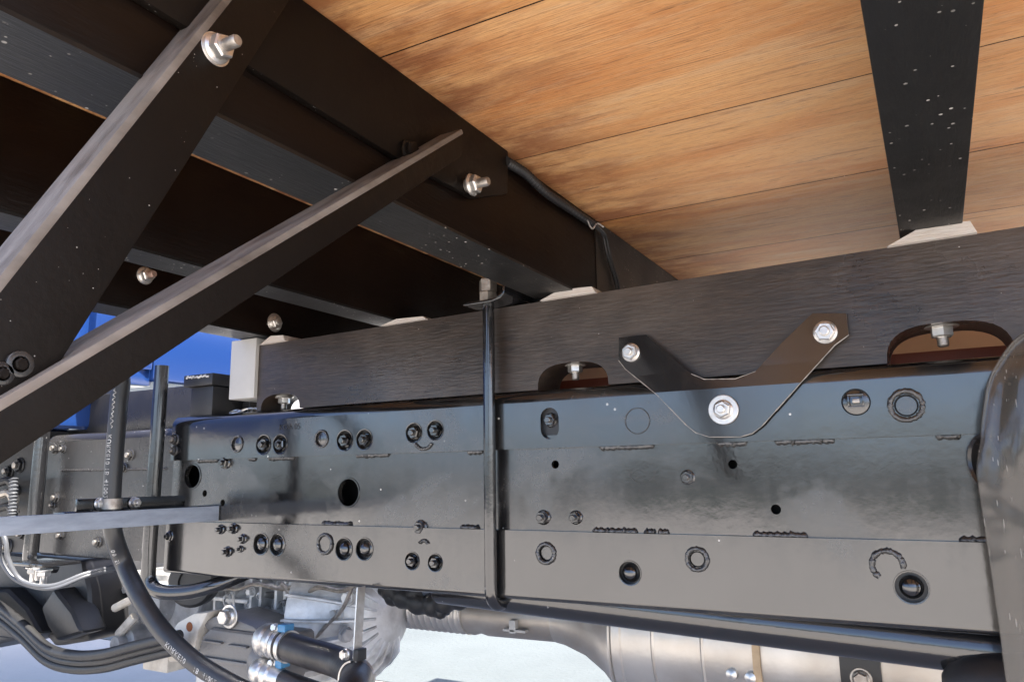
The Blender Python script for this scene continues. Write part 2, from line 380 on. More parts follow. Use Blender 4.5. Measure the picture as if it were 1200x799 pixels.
def bolt(parent, p, axis, r=0.011, h=0.009, washer=0.0, stud=0.0, mname='zinc', phase=None, stud_mat=None, name='bolt', flange=True):
    """hex head or nut on its washer, stud end through the nut; r = across-corner radius"""
    a = Vector(axis).normalized(); p = Vector(p); mb = MB(); ph = random.uniform(0, 1) if phase is None else phase
    base = 0.0
    if flange:
        mb.lathe([(0, r * 1.18), (h * 0.16, r * 1.18), (h * 0.34, r * 0.98)], p, a, 20)
    mb.lathe([(h * 0.1, r), (h * 0.86, r), (h, r * 0.87)], p, a, 6, phase=ph)
    mb.lathe([(h * 0.9, r * 0.70), (h * 1.03, r * 0.66)], p, a, 16)
    b = mb.build(name, mname, parent, angle=25)
    if stud:
        MB().lathe([(h * 0.9, r * 0.5), (h + stud * 0.85, r * 0.5), (h + stud, r * 0.40)], p, a, 14).build('stud', stud_mat or mname, b)
    if washer:
        MB().lathe([(-0.0028, washer), (-0.0006, washer), (0.0002, washer * 0.96)], p, a, 28).build('washer', mname, b)
    return b

# ================================================================== SETTING
gm = MB()
gm.add([(-900, -900, GROUND_Z - 0.006), (900, -900, GROUND_Z - 0.006), (900, 900, GROUND_Z - 0.006), (-900, 900, GROUND_Z - 0.006)], [(0, 1, 2, 3)])
tag(gm.build('ground', 'land'), 'dark open ground beyond the concrete yard', kind='structure')
edge = []
for k in range(64):
    a = 2 * math.pi * k / 64
    edge.append((20 * math.copysign(abs(math.cos(a)) ** 0.6, math.cos(a)) + random.uniform(-.5, .5), 4 + 19 * math.copysign(abs(math.sin(a)) ** 0.6, math.sin(a)) + random.uniform(-.8, .8)))
ym = MB(); ym.prism(edge, to=xy(GROUND_Z, GROUND_Z - 0.005))
tag(ym.build('concrete_yard', 'ground'), 'pale sunlit concrete yard under and beyond the truck', kind='structure')

ground_strip = MB(); le = [(-19.0, 1.62), (19.0, 1.62), (19.0, 3.7), (-19.0, 3.7)]  # strip added and darkened so the far sunlit ground does not burn out
ground_strip.prism(le, to=xy(GROUND_Z + 0.004, GROUND_Z - 0.001))
tag(ground_strip.build('toned_ground_strip', 'toned_ground'), 'toned-down sunlit ground strip added on the far side of the truck', kind='structure')

# ================================================================== BED FLOOR AND JOISTS
FLOOR_Z = 0.435
BED_X0, BED_X1 = -1.262, 1.60
floor = thing('truck_bed_floor', 'bare orange-brown wooden floor boards of the truck bed seen from below', 'truck floor', (0, 0.4, FLOOR_Z))
seams = [-0.88, -0.785, -0.481, -0.178, 0.128, 0.424, 0.73, 1.03, 1.34, 1.66]
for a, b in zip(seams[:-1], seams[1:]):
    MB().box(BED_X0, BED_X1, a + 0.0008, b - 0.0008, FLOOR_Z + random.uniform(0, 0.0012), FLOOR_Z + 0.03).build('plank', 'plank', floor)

MB().box(BED_X0, BED_X1, -0.88, 1.66, FLOOR_Z + 0.0315, FLOOR_Z + 0.036).build('sun_block_sheet', 'frame_grey', floor)  # unseen sheet added to stop sun leaking through the plank gaps
for y_ in seams[1:-1]:
    MB().box(BED_X0, BED_X1, y_ - 0.0007, y_ + 0.0007, FLOOR_Z - 0.0002, FLOOR_Z + 0.031).build('seam_shade_strip', 'joist', floor)  # dark strip added in each seam to stand in for gap shade
JOISTS = [(-0.0148, 0.0562, 'joist_black', 'black dust-specked cross joist alone across the open bare wood'),
          (-0.552, -0.478, 'joist', 'dark brown cross joist that carries the steel diagonal braces'),
          (-0.902, -0.846, 'joist', 'dark brown cross joist between the brace joist and the cab end joist'),
          (-1.228, -1.160, 'joist', 'dark brown cross joist at the cab end beside the blue panel')]
jo = []
for (x0, x1, mt, lab) in JOISTS:
    t = thing('cross_joist', lab, 'joist', ((x0 + x1) / 2, 0.4, 0.29), 'cross joists under the truck bed')
    zb = 0.300 if x0 > -0.1 else 0.286 if x0 > -0.9 else 0.283
    if mt == 'joist':
        MB().box(x0, x1, -0.86, 1.64, zb + 0.004, FLOOR_Z - 0.0005).build('beam', mt, t, bevel=0.002)
        MB().box(x0 - 0.0015, x1 + 0.0015, -0.862, 1.642, zb, zb + 0.0036).build('bottom_strip', 'joist_black', t)
    else:
        MB().box(x0, x1, -0.86, 1.64, zb, FLOOR_Z - 0.0005).build('beam', mt, t, bevel=0.002)
    jo.append(t)
# splice of the brace joist: greyer inner length past the wire
MB().box(-0.4785, -0.4765, 0.105, 1.60, 0.2915, FLOOR_Z - 0.002).build('side_facing', 'joist_black', jo[1])
bolt(jo[3], onX(170, 323, -1.16), (1, 0, 0), 0.012, 0.013, washer=0.016, stud=0.012, mname='zinc', stud_mat='copper')
bolt(jo[3], onX(322, 378, -1.16), (1, 0, 0), 0.013, 0.010, washer=0.020, stud=0.004, mname='zinc')
bb = bolt(jo[1], onX(552, 217, -0.462), (1, 0, 0), 0.0115, 0.011, washer=0.0, stud=0.014, mname='zinc', stud_mat='zinc_dirty')
MB().lathe([(-0.018, 0.008), (0.001, 0.008)], onX(552, 217, -0.462), (1, 0, 0), 16).build('spacer', 'zinc_dirty', bb)

# ================================================================== SILL BEAM (timber)
SY0, SY1 = 0.012, 0.092
sill = thing('sill_beam', 'long black stained timber sill lying along the top of the chassis rail', 'timber beam', (0, 0.05, 0.135))
def sill_top(x): return 0.2665 + (x + 1.18) * (0.287 - 0.2665) / 1.3
def arch(x0, x1, zt, zb=0.1335, n=18):
    cx, rx, h = (x0 + x1) / 2, (x1 - x0) / 2, zt - zb
    out = []
    for i in range(n + 1):
        a = math.pi * i / n
        c, s_ = math.cos(a), math.sin(a)
        out.append((cx - rx * math.copysign(abs(c) ** 0.7, c), zb + h * abs(s_) ** 0.75))
    return out
ol = [(-1.18, 0.1335)]
for (x0, x1, zt) in ((-1.168, -1.063, 0.164), (-0.546, -0.425, 0.173), (-0.044, 0.094, 0.180), (0.52, 0.66, 0.178)):
    ol += arch(x0, x1, zt)
ol += [(1.5, 0.1335)] + [(x, sill_top(x)) for x in np.linspace(1.5, -1.18, 14)]
MB().prism(ol, to=xz(SY0, SY1)).build('beam', 'sill', sill, angle=25)
for (px_, py_, s_) in ((674, 428, 1.0), (1103, 383, 1.15), (333, 466, 1.0)):
    p = onY(px_, py_, 0.045)
    b = bolt(sill, p, (0, 0, -1), 0.0118 * s_, 0.012 * s_, stud=0.012, mname='zinc', stud_mat='zinc_dirty', flange=False)
    MB().lathe([(-0.006, 0.019 * s_), (-0.002, 0.0195 * s_), (0.001, 0.017 * s_)], p, (0, 0, -1), 26).build('washer', 'zinc', b)
    MB().lathe([(-0.05, 0.007), (-0.004, 0.007)], p, (0, 0, -1), 10).build('shank', 'zinc_dirty', b)
# grey end block
MB().box(-1.2535, -1.1805, 0.004, 0.094, 0.160, 0.2818).build('end_plate', 'grey', sill, bevel=0.002)

# shims
for (x0, x1, x2, z, lab) in ((-0.535, -0.50, -0.438, 0.2895, 'pale wedge shim on the timber sill beside the U-bolt nut'),
                             (-0.86, -0.825, -0.76, 0.2795, 'pale wedge shim on the timber sill under the middle brown joist'),
                             (-0.030, 0.012, 0.070, 0.3035, 'pale wedge shim on the timber sill under the dust-specked black joist'),
                             (-1.17, -1.14, -1.10, 0.281, 'pale wedge shim on the timber sill beside the grey end block')):
    zt = 0.2855 if x0 > -0.2 else 0.2825
    zt = z
    o = MB().prism([(x0, sill_top(x0) - 0.0005), (x2, sill_top(x2) - 0.0005), (x2 - 0.006, zt - 0.002), (x1, zt)], to=xz(0.0035, 0.085)).build('shim', 'shim')
    tag(o, lab, 'shim', 'shims between sill and joists')

# red-brown member behind the cutouts, pale board beyond
o = MB().box(-1.10, 1.45, 0.165, 0.215, 0.085, 0.166).build('inner_stringer', 'redlead', bevel=0.003)
tag(o, 'red-brown primed steel stringer glimpsed through the sill cutouts', 'stringer')
o = MB().box(-1.05, 1.45, 0.42, 0.45, 0.10, 0.284).build('inner_board', 'cream_wood', bevel=0.002)
tag(o, 'pale board standing behind the red-brown stringer, seen through the cutouts', 'board')

# ================================================================== CHASSIS RAIL
rail = thing('chassis_rail', 'glossy black steel chassis rail with welded strips and bolt heads', 'chassis rail', (0, 0.02, -0.184))
RX0, RX1 = -1.418, 1.5
ZT, ZS1, ZS2, ZB = 0.133, 0.0405, -0.0845, -0.184
OV = 0.008     # strip thickness
R1 = 0.020
holes_u, holes_m, holes_l = [], [], []
def P(x, y): q = onY(x, y, 0.0); return q.x, q.z
# ---- recessed bolts in holes of the strips (pixel x, y, hole radius px, bolt radius px, kind)
UP = [(309, 521, 11, 7.2, 'hex'), (328.5, 520.5, 11, 7.2, 'hex'), (404, 516, 11.5, 7.6, 'hex'), (427, 515, 11.5, 7.6, 'hex'),
      (485, 507, 11, 7.4, 'hex'), (510, 504, 11, 7.4, 'hex')]
LO = [(306, 637, 12, 7.5, 'dome'), (325, 638, 12, 7.5, 'dome'), (403, 643, 12.5, 7.5, 'dome'), (427, 643, 12.5, 7.5, 'dome'),
      (483, 657, 10, 7, 'hex'), (510, 659, 10, 7, 'hex'), (738, 671, 13.5, 9, 'dome'), (1068, 688, 18, 11, 'dome')]
def recessed(lst, holes):
    for (x, y, hr, br, kind) in lst:
        cx, cz = P(x, y); r = rpx(x, y, hr); rb = rpx(x, y, br)
        holes.append(circ(cx, cz, r, 22))
        if kind == 'hex':
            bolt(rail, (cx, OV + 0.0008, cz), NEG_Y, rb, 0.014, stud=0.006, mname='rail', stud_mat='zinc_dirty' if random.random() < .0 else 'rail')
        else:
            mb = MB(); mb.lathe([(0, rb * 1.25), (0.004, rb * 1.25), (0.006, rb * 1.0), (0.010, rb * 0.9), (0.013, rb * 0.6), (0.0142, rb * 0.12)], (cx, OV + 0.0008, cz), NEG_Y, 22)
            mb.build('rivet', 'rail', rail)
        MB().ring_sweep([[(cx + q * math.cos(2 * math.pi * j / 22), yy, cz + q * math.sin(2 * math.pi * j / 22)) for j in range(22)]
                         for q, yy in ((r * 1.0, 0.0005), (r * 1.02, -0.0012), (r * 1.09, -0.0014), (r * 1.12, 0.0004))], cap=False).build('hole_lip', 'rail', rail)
recessed(UP, holes_u); recessed(LO, holes_l)
# oblong slot with a bolt
cx, cz = P(644, 496); r = rpx(644, 496, 12); holes_u.append(slot(cx, cz, r, r * 0.55)[::1])
bolt(rail, (cx - 0.001, OV + 0.0008, cz + r * 0.35), NEG_Y, r * 0.62, 0.010, stud=0.006, mname='rail')
# joined pair: slot-bridge weld between the two
def weld_ring(x, y, r_px, tube_px, a0=0, a1=2 * math.pi, fill=True, yoff=-0.001):
    cx, cz = P(x, y); r = rpx(x, y, r_px); tr = rpx(x, y, tube_px)
    pts, rad = [], []
    n = 40
    full = abs(a1 - a0) > 6.2
    for i in range(n + (0 if full else 1)):
        a = a0 + (a1 - a0) * i / n
        pts.append(Vector((cx + r * math.cos(a) * random.uniform(.98, 1.02), yoff, cz + r * math.sin(a) * random.uniform(.98, 1.02))))
        rad.append(tr * random.uniform(.62, .95))
    if full: pts.append(pts[0]); rad.append(rad[0])
    MB().tube(pts, tr, 8, rad).build('weld_ring', 'weld', rail, angle=50)
def plug(x, y, r_px, depth=0.0016, sq=0):
    """closed hole: a disc sunk a little below the surface inside a groove"""
    cx, cz = P(x, y); r = rpx(x, y, r_px)
    hs = holes_u if cz > ZS1 else holes_l
    hs.append(circ(cx, cz, r, 24))
    mb = MB(); mb.lathe([(0, r * 0.90), (OV - depth, r * 0.90), (OV - depth + 0.0006, r * 0.84)], (cx, OV + 0.0006, cz), NEG_Y, 24); o = mb.build('plug', 'rail', rail)
    return cx, cz, r
weld_ring(747, 493, 15, 0.6)
for (x, y, r_) in ((278, 520, 10), (377, 514, 10.5)):
    plug(x, y, r_, depth=0.0006)
cx, cz, r = plug(1003, 471, 16, depth=0.001)
mb = MB()
for (a, b, c, d) in ((-.55, .55, .38, .5), (-.55, .55, -.5, -.38), (-.55, -.43, -.38, .38), (.43, .55, -.38, .38)):
    mb.box(cx + a * r, cx + b * r, -0.003, 0.002, cz + c * r + r * .1, cz + d * r + r * .1)
mb.build('square_nut', 'rail', rail, bevel=0.0006)
MB().box(cx - .22 * r, cx + .28 * r, -0.0042, 0.002, cz - .08 * r, cz + .22 * r).build('nut_slot', 'zinc_dirty', rail, bevel=0.001)
# rough welded rings
plug(1062, 475, 13, 0.003); weld_ring(1062, 475, 17, 4.2)
plug(640, 648, 9, 0.002); weld_ring(640, 648, 11, 3.4)
plug(817, 655, 9.5, 0.0015); weld_ring(817, 655, 12.5, 3.6)
weld_ring(1040, 662, 17, 4.6, a0=-0.2, a1=4.1)
weld_ring(381, 637, 11, 2.6); weld_ring(377, 514, 9.5, 1.6); weld_ring(278, 520, 9, 1.4)
weld_ring(497, 640, 7, 2.6, a0=0.5, a1=2.6); weld_ring(497, 512, 14, 2.6, a0=3.7, a1=5.7)
weld_ring(750, 549, 17, 0.5, a0=3.4, a1=6.1, yoff=OV - 0.0004)
# small and large through holes of the middle web
for (x, y, r_) in ((648, 544, 5), (857, 544, 5.5), (908, 597, 6), (236, 578, 4), (257, 589, 4)):
    cx, cz = P(x, y); holes_m.append(circ(cx, cz, rpx(x, y, r_), 14))
for (x, y, r_) in ((222, 558, 13.5), (405, 577, 16)):
    cx, cz = P(x, y); r = rpx(x, y, r_); holes_m.append(circ(cx, cz, r, 26))
    MB().ring_sweep([[(cx + q * math.cos(2 * math.pi * j / 26), yy, cz + q * math.sin(2 * math.pi * j / 26)) for j in range(26)]
                     for q, yy in ((r * 1.0, OV + 0.001), (r * 1.0, OV - 0.0015), (r * 1.10, OV - 0.0015), (r * 1.13, OV + 0.0004))], cap=False).build('hole_lip', 'rail', rail)
# surface bolts
for (x, y, r_, h_) in ((637, 606, 9, 0.011), (675, 606, 8.5, 0.010), (806, 559, 9, 0.008), (265, 542, 7.5, 0.011), (490, 618, 9, 0.010),
                       (259, 620, 6, 0.008), (274, 619, 6.5, 0.009), (285, 631, 6, 0.008), (267, 646, 6.5, 0.009), (282, 643, 4.5, 0.006), (199, 628, 6.5, 0.006)):
    q = onY(x, y, OV if y < 612 else 0.0)
    bolt(rail, (q.x, (OV if q.z > ZS2 else 0.0) + 0.0004, q.z), NEG_Y, rpx(x, y, r_ * 0.85), h_, stud=0.006, mname='rail')
# plates
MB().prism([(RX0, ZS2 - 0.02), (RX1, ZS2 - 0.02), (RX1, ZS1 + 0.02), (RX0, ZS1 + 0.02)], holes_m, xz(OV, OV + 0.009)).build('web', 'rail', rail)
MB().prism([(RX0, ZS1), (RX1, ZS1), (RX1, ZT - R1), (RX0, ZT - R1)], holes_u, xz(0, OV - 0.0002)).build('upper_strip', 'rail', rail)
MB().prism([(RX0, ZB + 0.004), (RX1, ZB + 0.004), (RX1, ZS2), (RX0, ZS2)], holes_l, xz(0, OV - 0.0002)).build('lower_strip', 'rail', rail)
MB().box(RX0, RX1, OV + 0.0002, OV + 0.006, ZT - R1 - 0.078, ZT - R1 + .002).build('upper_backing', 'rail_edge', rail)
MB().box(RX0, RX1, OV + 0.0002, OV + 0.006, ZB + 0.006, ZS2 - 0.021).build('lower_backing', 'rail_edge', rail)
MB().box(RX0 - 0.4, RX1, 0.060, 0.066, ZB + 0.02, ZT - 0.03).build('hole_shade_sheet', 'rail_edge', rail)  # dark sheet added behind the web so its holes look shaded
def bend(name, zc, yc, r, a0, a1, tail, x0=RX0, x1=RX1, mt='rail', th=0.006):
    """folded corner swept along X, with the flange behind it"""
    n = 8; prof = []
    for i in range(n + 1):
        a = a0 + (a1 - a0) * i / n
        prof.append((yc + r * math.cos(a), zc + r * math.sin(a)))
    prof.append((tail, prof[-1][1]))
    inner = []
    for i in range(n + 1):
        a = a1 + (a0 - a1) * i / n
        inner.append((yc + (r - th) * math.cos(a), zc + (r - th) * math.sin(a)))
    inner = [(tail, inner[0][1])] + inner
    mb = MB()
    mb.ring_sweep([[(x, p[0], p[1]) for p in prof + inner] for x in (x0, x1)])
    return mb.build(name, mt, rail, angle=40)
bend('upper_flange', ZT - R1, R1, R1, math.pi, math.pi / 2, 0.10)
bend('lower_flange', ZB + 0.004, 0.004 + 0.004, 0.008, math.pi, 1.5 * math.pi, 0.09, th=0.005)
# front length of the rail (set back, dull)
FX0, FX1 = -1.90, RX0 - 0.0
FY = 0.016
bend('front_upper_flange', 0.095, FY + 0.018, 0.018, math.pi, math.pi / 2, 0.10, FX0, RX0 - 0.001, 'frame_grey')
MB().prism([(FX0, -0.165), (FX1 - 0.001, -0.172), (FX1 - 0.001, 0.0948), (FX0, 0.0948)], to=xz(FY, FY + 0.008)).build('front_web', 'frame_grey', rail)
bend('front_lower_flange', -0.162, FY + 0.010, 0.010, math.pi, 1.5 * math.pi, 0.09, FX0, RX0 - 0.001, 'frame_grey', th=0.005)
def bead(p0, p1, r, name='weld_bead', mt='weld', n=None, y=0.0):
    a, b = Vector(p0), Vector(p1); L_ = (b - a).length; n = n or max(8, int(L_ / 0.0028))
    pts = [a.lerp(b, i / n) + Vector((0, random.uniform(-.0004, .0004), random.uniform(-.0006, .0006))) for i in range(n + 1)]
    rad = [r * (0.78 + 0.4 * ((i % 3) / 2)) * random.uniform(.85, 1.15) for i in range(n + 1)]
    rad[0] *= .5; rad[-1] *= .5
    MB().tube(pts, r, 8, rad).build(name, mt, rail, angle=60)
# stitch welds on the two seams
for (x0, y0, x1, y1) in ((703, 525, 767, 523), (908, 518, 978, 515), (1096, 510, 1126, 508), (840, 514, 875, 513), (418, 538, 456, 536), (548, 534, 566, 533), (315, 541, 345, 540), (232, 544, 256, 543), (292, 542, 300, 541)):
    a, b = onY(x0, y0, OV), onY(x1, y1, OV)
    bead((a.x, OV - 0.001, ZS1 - 0.0015), (b.x, OV - 0.001, ZS1 - 0.0015), 0.0048)
for (x0, x1) in ((695, 747), (882, 946), (1122, 1160), (378, 412), (540, 562), (755, 768), (771, 784)):
    a, b = onY(x0, 618, OV), onY(x1, 618, OV)
    bead((a.x, OV - 0.001, ZS2 + 0.0018), (b.x, OV - 0.001, ZS2 + 0.0018), 0.0048)
# front length: weld line, bolts, blemishes
a, b = onY(72, 551, FY), onY(196, 549, FY)
bead(a, b, 0.0028, mt='frame_grey')
for (x, y, r_) in ((65, 525, 7), (75, 526, 5), (153, 533, 7), (146, 548, 6), (66, 583, 7), (63, 592, 4), (115, 635, 7), (72, 627, 6), (130, 630, 5), (203, 515, 7), (200, 528, 6)):
    q = onY(x, y, FY if x < 190 else 0)
    if x > 190: q.y = 0; q.x = max(q.x, RX0 + .012)
    bolt(rail, q, NEG_Y, rpx(x, y, r_ * 0.85), 0.008, stud=0.004, mname='frame_grey', stud_mat='zinc_dirty')

# etched letters on the rail
def text_mesh(body, size, name, mt, place, parent, spacing=1.0):
    cu = bpy.data.curves.new('lettering', 'FONT'); cu.body = body; cu.size = size; cu.extrude = 0.00012; cu.resolution_u = 2; cu.space_character = spacing
    to = bpy.data.objects.new('lettering', cu); COL.objects.link(to)
    dg = bpy.context.evaluated_depsgraph_get(); me = bpy.data.meshes.new_from_object(to.evaluated_get(dg))
    bpy.data.objects.remove(to)
    for v in me.vertices: v.co = place(v.co.x, v.co.y, v.co.z)
    me.materials.clear(); me.materials.append(M[mt]); me.name = name
    o = bpy.data.objects.new(name, me); COL.objects.link(o); return adopt(o, parent)
q = onY(327, 504, 0)
text_mesh('KOA 05', 0.0165, 'stamped_mark', 'frame_grey', lambda x, y, z: Vector((q.x + x, -0.0006 + z, q.z + y)), rail)

# ================================================================== BRACKET PLATE (V)
vb = thing('v_bracket', 'black V-shaped steel bracket plate bolted over the sill and the rail', 'bracket', (-0.245, 0, 0.05))
vp = [(723, 395), (755, 391.5), (778, 411), (810, 438), (826, 444.5), (862, 444), (886, 435), (915, 402), (951, 366), (991, 366), (994, 392), (978, 404), (930, 459), (893, 500), (882, 508), (868, 512), (832, 512), (816, 507), (804, 497), (770, 462), (732, 432), (724, 422)]
def vy(z):      # stepped plate: arms on the timber, foot on the rail
    zb0, zb1 = 0.114, 0.141
    t = min(1, max(0, (z - zb0) / (zb1 - zb0))); 
    return -0.0055 + (SY0 - 0.0045 + 0.0055 - 0.0085) * t + max(0.0, z - zb1) * 0.125
mb = MB()
poly = [onY(x, y, -0.004) for x, y in vp]
poly = [(p.x, p.z) for p in poly]
bmv = bmesh.new()
tri = geometry.tessellate_polygon([[Vector((a[0], a[1], 0)) for a in poly]])
vs_ = [bmv.verts.new((a[0], 0, a[1])) for a in poly]
for t in tri: bmv.faces.new([vs_[i] for i in t])
for z in (0.114, 0.141):   # the two bend lines
    bmesh.ops.bisect_plane(bmv, geom=bmv.verts[:] + bmv.edges[:] + bmv.faces[:], plane_co=(0, 0, z), plane_no=(0, 0, 1))
for v in bmv.verts: v.co.y = vy(v.co.z)
bmesh.ops.recalc_face_normals(bmv, faces=bmv.faces)
if sum(f.normal.y for f in bmv.faces) > 0: bmesh.ops.reverse_faces(bmv, faces=bmv.faces)
me = bpy.data.meshes.new('plate'); bmv.to_mesh(me); bmv.free()
me.shade_flat(); me.materials.append(M['bracket']); me.materials.append(M['bracket_cut'])
o = bpy.data.objects.new('plate', me); COL.objects.link(o)
sm = o.modifiers.new('thickness', 'SOLIDIFY'); sm.thickness = 0.0028; sm.offset = 1.0; sm.material_offset_rim = 1; sm.use_even_offset = True
adopt(o, vb)
low = [p for p in poly]
k0, k1 = 10, 21
def rub(idx, name='worn_edge'):
    pts_ = []
    for a_, b_ in zip(idx[:-1], idx[1:]):
        A_, B_ = Vector((poly[a_][0], poly[a_][1])), Vector((poly[b_][0], poly[b_][1]))
        n_ = max(2, int((B_ - A_).length / 0.006))
        for i_ in range(n_): pts_.append(A_.lerp(B_, i_ / n_))
    pts_.append(Vector(poly[idx[-1]]))
    p3 = [Vector((p.x, vy(p.y) - 0.0027, p.y)) for p in pts_]
    MB().tube(p3, 0.0007, 6, [0.0003 + 0.0006 * random.random() for _ in p3]).build(name, 'bracket_cut', vb)
rub(list(range(10, 22))); rub([3, 4, 5, 6])
for (x, y, r_, wr) in ((737, 412, 0.0118, 0), (966, 388, 0.0128, 0), (848, 480, 0.0115, 0.0205)):
    q = onY(x, y, -0.010); yy = vy(q.z) - 0.0046
    bolt(vb, (q.x, yy - (0.0028 if wr else 0), q.z), NEG_Y, r_, 0.010, washer=wr, stud=0.006, mname='zinc')

# ================================================================== U-BOLTS
def u_bolt(x, r, ztop, zbot, label, mname='rod', yo=-0.0135, plate=True, hook=True):
    t = thing('u_bolt', label, 'u-bolt', (x, yo, zbot), 'U-bolts and pipes down the rail face')
    path = [(x, yo, ztop), (x, yo, 0.1), (x, yo, -0.05), (x, yo, zbot + 0.03)]
    for i in range(1, 9):
        a = math.pi / 2 * i / 8; R_ = 0.026
        path.append((x + 0.0, yo + R_ * (1 - math.cos(a)), zbot + 0.03 - 0.026 * math.sin(a) - 0.0))
    path.append((x, 0.10, zbot + 0.004))
    MB().tube(path, r, 18).build('rod', mname, t)
    return t
q = onY(573.5, 500, -0.0135); UX = q.x
ub = u_bolt(UX, 0.0098, 0.322, -0.203, 'tall black U-bolt rod clamping the timber sill to the rail')
# clamp plate with curled end
mb = MB(); pr = [(-0.036, 0.0), (-0.02, 0.0), (0.0, 0.0), (0.02, 0.001), (0.030, 0.004), (0.037, 0.011), (0.040, 0.021)]
top = [(UX + a, 0.2805 + b) for a, b in pr]; bot = [(UX + a + (0.0045 if b > 0.003 else 0), 0.2805 + b - (0.0045 if b < 0.012 else 0.0)) for a, b in pr][::-1]
mb.ring_sweep([[(p[0], y, p[1]) for p in top + bot] for y in (-0.034, 0.10)])
mb.build('clamp_plate', 'rod', ub, bevel=0.001)
nut = MB().lathe([(0, 0.0155), (0.015, 0.0155), (0.0165, 0.0145)], (UX, -0.0135, 0.2815), (0, 0, 1), 6, phase=.2).build('nut', 'zinc_dirty', ub, angle=25)
MB().lathe([(0, 0.0150), (0.020, 0.0150), (0.0225, 0.0125)], (UX, -0.0135, 0.2985), (0, 0, 1), 6, phase=.5).build('lock_nut', 'zinc_dirty', ub, angle=25)

# ================================================================== SIDE-GUARD BRACES
sg = thing('side_guard_bracket', 'pair of dark steel diagonal braces with worn grey edges on the joist', 'bracket', (-0.46, -0.6, 0.05))
def brace(pts_top, pts_bot, x_face, x_back, th=0.006, tip=False):
    """angle-iron brace in a plane of constant X: wide leg (x_face) + edge flange reaching back"""
    a, b = pts_top, pts_bot                       # (y,z) of outer edge top, bottom; inner edge = offset
    d = Vector((b[0] - a[0], b[1] - a[1])).normalized(); nrm = Vector((-d.y, d.x))
    return d, nrm
XB = -0.4795
# brace A
def leg(outer0, outer1, w0, w1, XF, cut=0.0):
    o0, o1 = Vector(outer0), Vector(outer1); d = (o1 - o0).normalized(); n2 = Vector((d.y, -d.x)) * -1
    if n2.x < 0: n2 = -n2                          # inwards = +Y
    i0, i1 = o0 + n2 * w0 + d * cut, o1 + n2 * w1
    br = MB().prism([(o0.x, o0.y), (o1.x, o1.y), (i1.x, i1.y), (i0.x, i0.y)], to=yz(XF, XF - 0.006)).build('brace', 'brace', sg, bevel=0.0012)
    f0, f1 = o0 - n2 * 0.0006, o1 - n2 * 0.0006
    g0, g1 = f0 + n2 * 0.006, f1 + n2 * 0.006
    MB().prism([(f0.x, f0.y), (f1.x, f1.y), (g1.x, g1.y), (g0.x, g0.y)], to=yz(XF + 0.0004, XB)).build('edge_flange', 'brace_edge', br, bevel=0.0015)
    return br
XF = -0.447
A = leg((-0.662, 0.4335), (-0.874, 0.040), 0.040, 0.056, XF)
Bq = leg((-0.372, 0.392), (-0.905, -0.012), 0.026, 0.030, -0.440, cut=0.02)
bolt(sg, onX(253, 58, XF), (1, 0, 0), 0.0098, 0.011, washer=0.0135, stud=0.013, mname='zinc', stud_mat='zinc_dirty')
bolt(sg, onX(479, 178, -0.466), (1, 0, 0), 0.011, 0.008, mname='brace')
for (x, y, r_) in ((22, 427, .0075), (1, 438, .0065)):
    q = onX(x, y, XF + 0.0005)
    wb = MB().lathe([(0, r_), (.0018, r_), (.0022, r_ * .9), (.0022, r_ * .62), (.0, r_ * .60)], q, (1, 0, 0), 24).build('washer', 'frame_grey', sg)
    MB().lathe([(-.001, r_ * .5), (.0035, r_ * .5), (.0042, r_ * .4)], q, (1, 0, 0), 6).build('nut', 'brace', wb)
pl = onX(595, 190, -0.47)
MB().prism([(-0.85, 0.345), (-0.46, 0.333), (-0.30, 0.338), (-0.215, 0.372), (-0.212, 0.4335), (-0.85, 0.4335)], to=yz(-0.4685, -0.4775)).build('mounting_plate', 'brace', sg, bevel=0.002)

# wire harness along the top of the joist
pts = [onX(592, 189, -0.470), onX(615, 203, -0.470), onX(640, 226, -0.469), onX(665, 243, -0.470), onX(695, 263, -0.471)]
wh = thing('wire_harness', 'black ribbed wire conduit along the joist under the floor', 'wire', pts[2])
sp = smooth_path(pts, 26)
MB().tube(sp, 0.006, 10, [0.0062 + 0.0011 * math.cos(i * 2.1) for i in range(len(sp))]).build('conduit', 'rubber', wh)
p2 = [onX(695, 263, -0.471), onX(706, 275, -0.472), onX(712, 300, -0.472), onX(720, 326, -0.472), onX(723, 340, -0.472)]
MB().tube(smooth_path(p2, 8), 0.0028, 8).build('lead', 'rubber', wh)
MB().tube(smooth_path([p + Vector((0.003, 0.006, 0.0)) for p in p2], 8), 0.0022, 8).build('lead', 'rubber', wh)
MB().tube(smooth_path([onX(688, 258, -0.466), onX(694, 268, -0.462), onX(700, 262, -0.464), onX(707, 266, -0.462)], 6), 0.0013, 6).build('cable_tie', 'print', wh)

# ================================================================== TUBE BELOW THE RAIL
p0, p1 = onY(560, 690, 0.045), onY(1180, 763, 0.045)
d_ = (p1 - p0)
o = MB().tube([p0 - d_ * 0.1, p0, p0.lerp(p1, .5), p1, p1 + d_ * 1.2], 0.030, 28).build('under_rail_tube', 'rod')
tag(o, 'thick black tube slanting along beneath the chassis rail', 'tube')

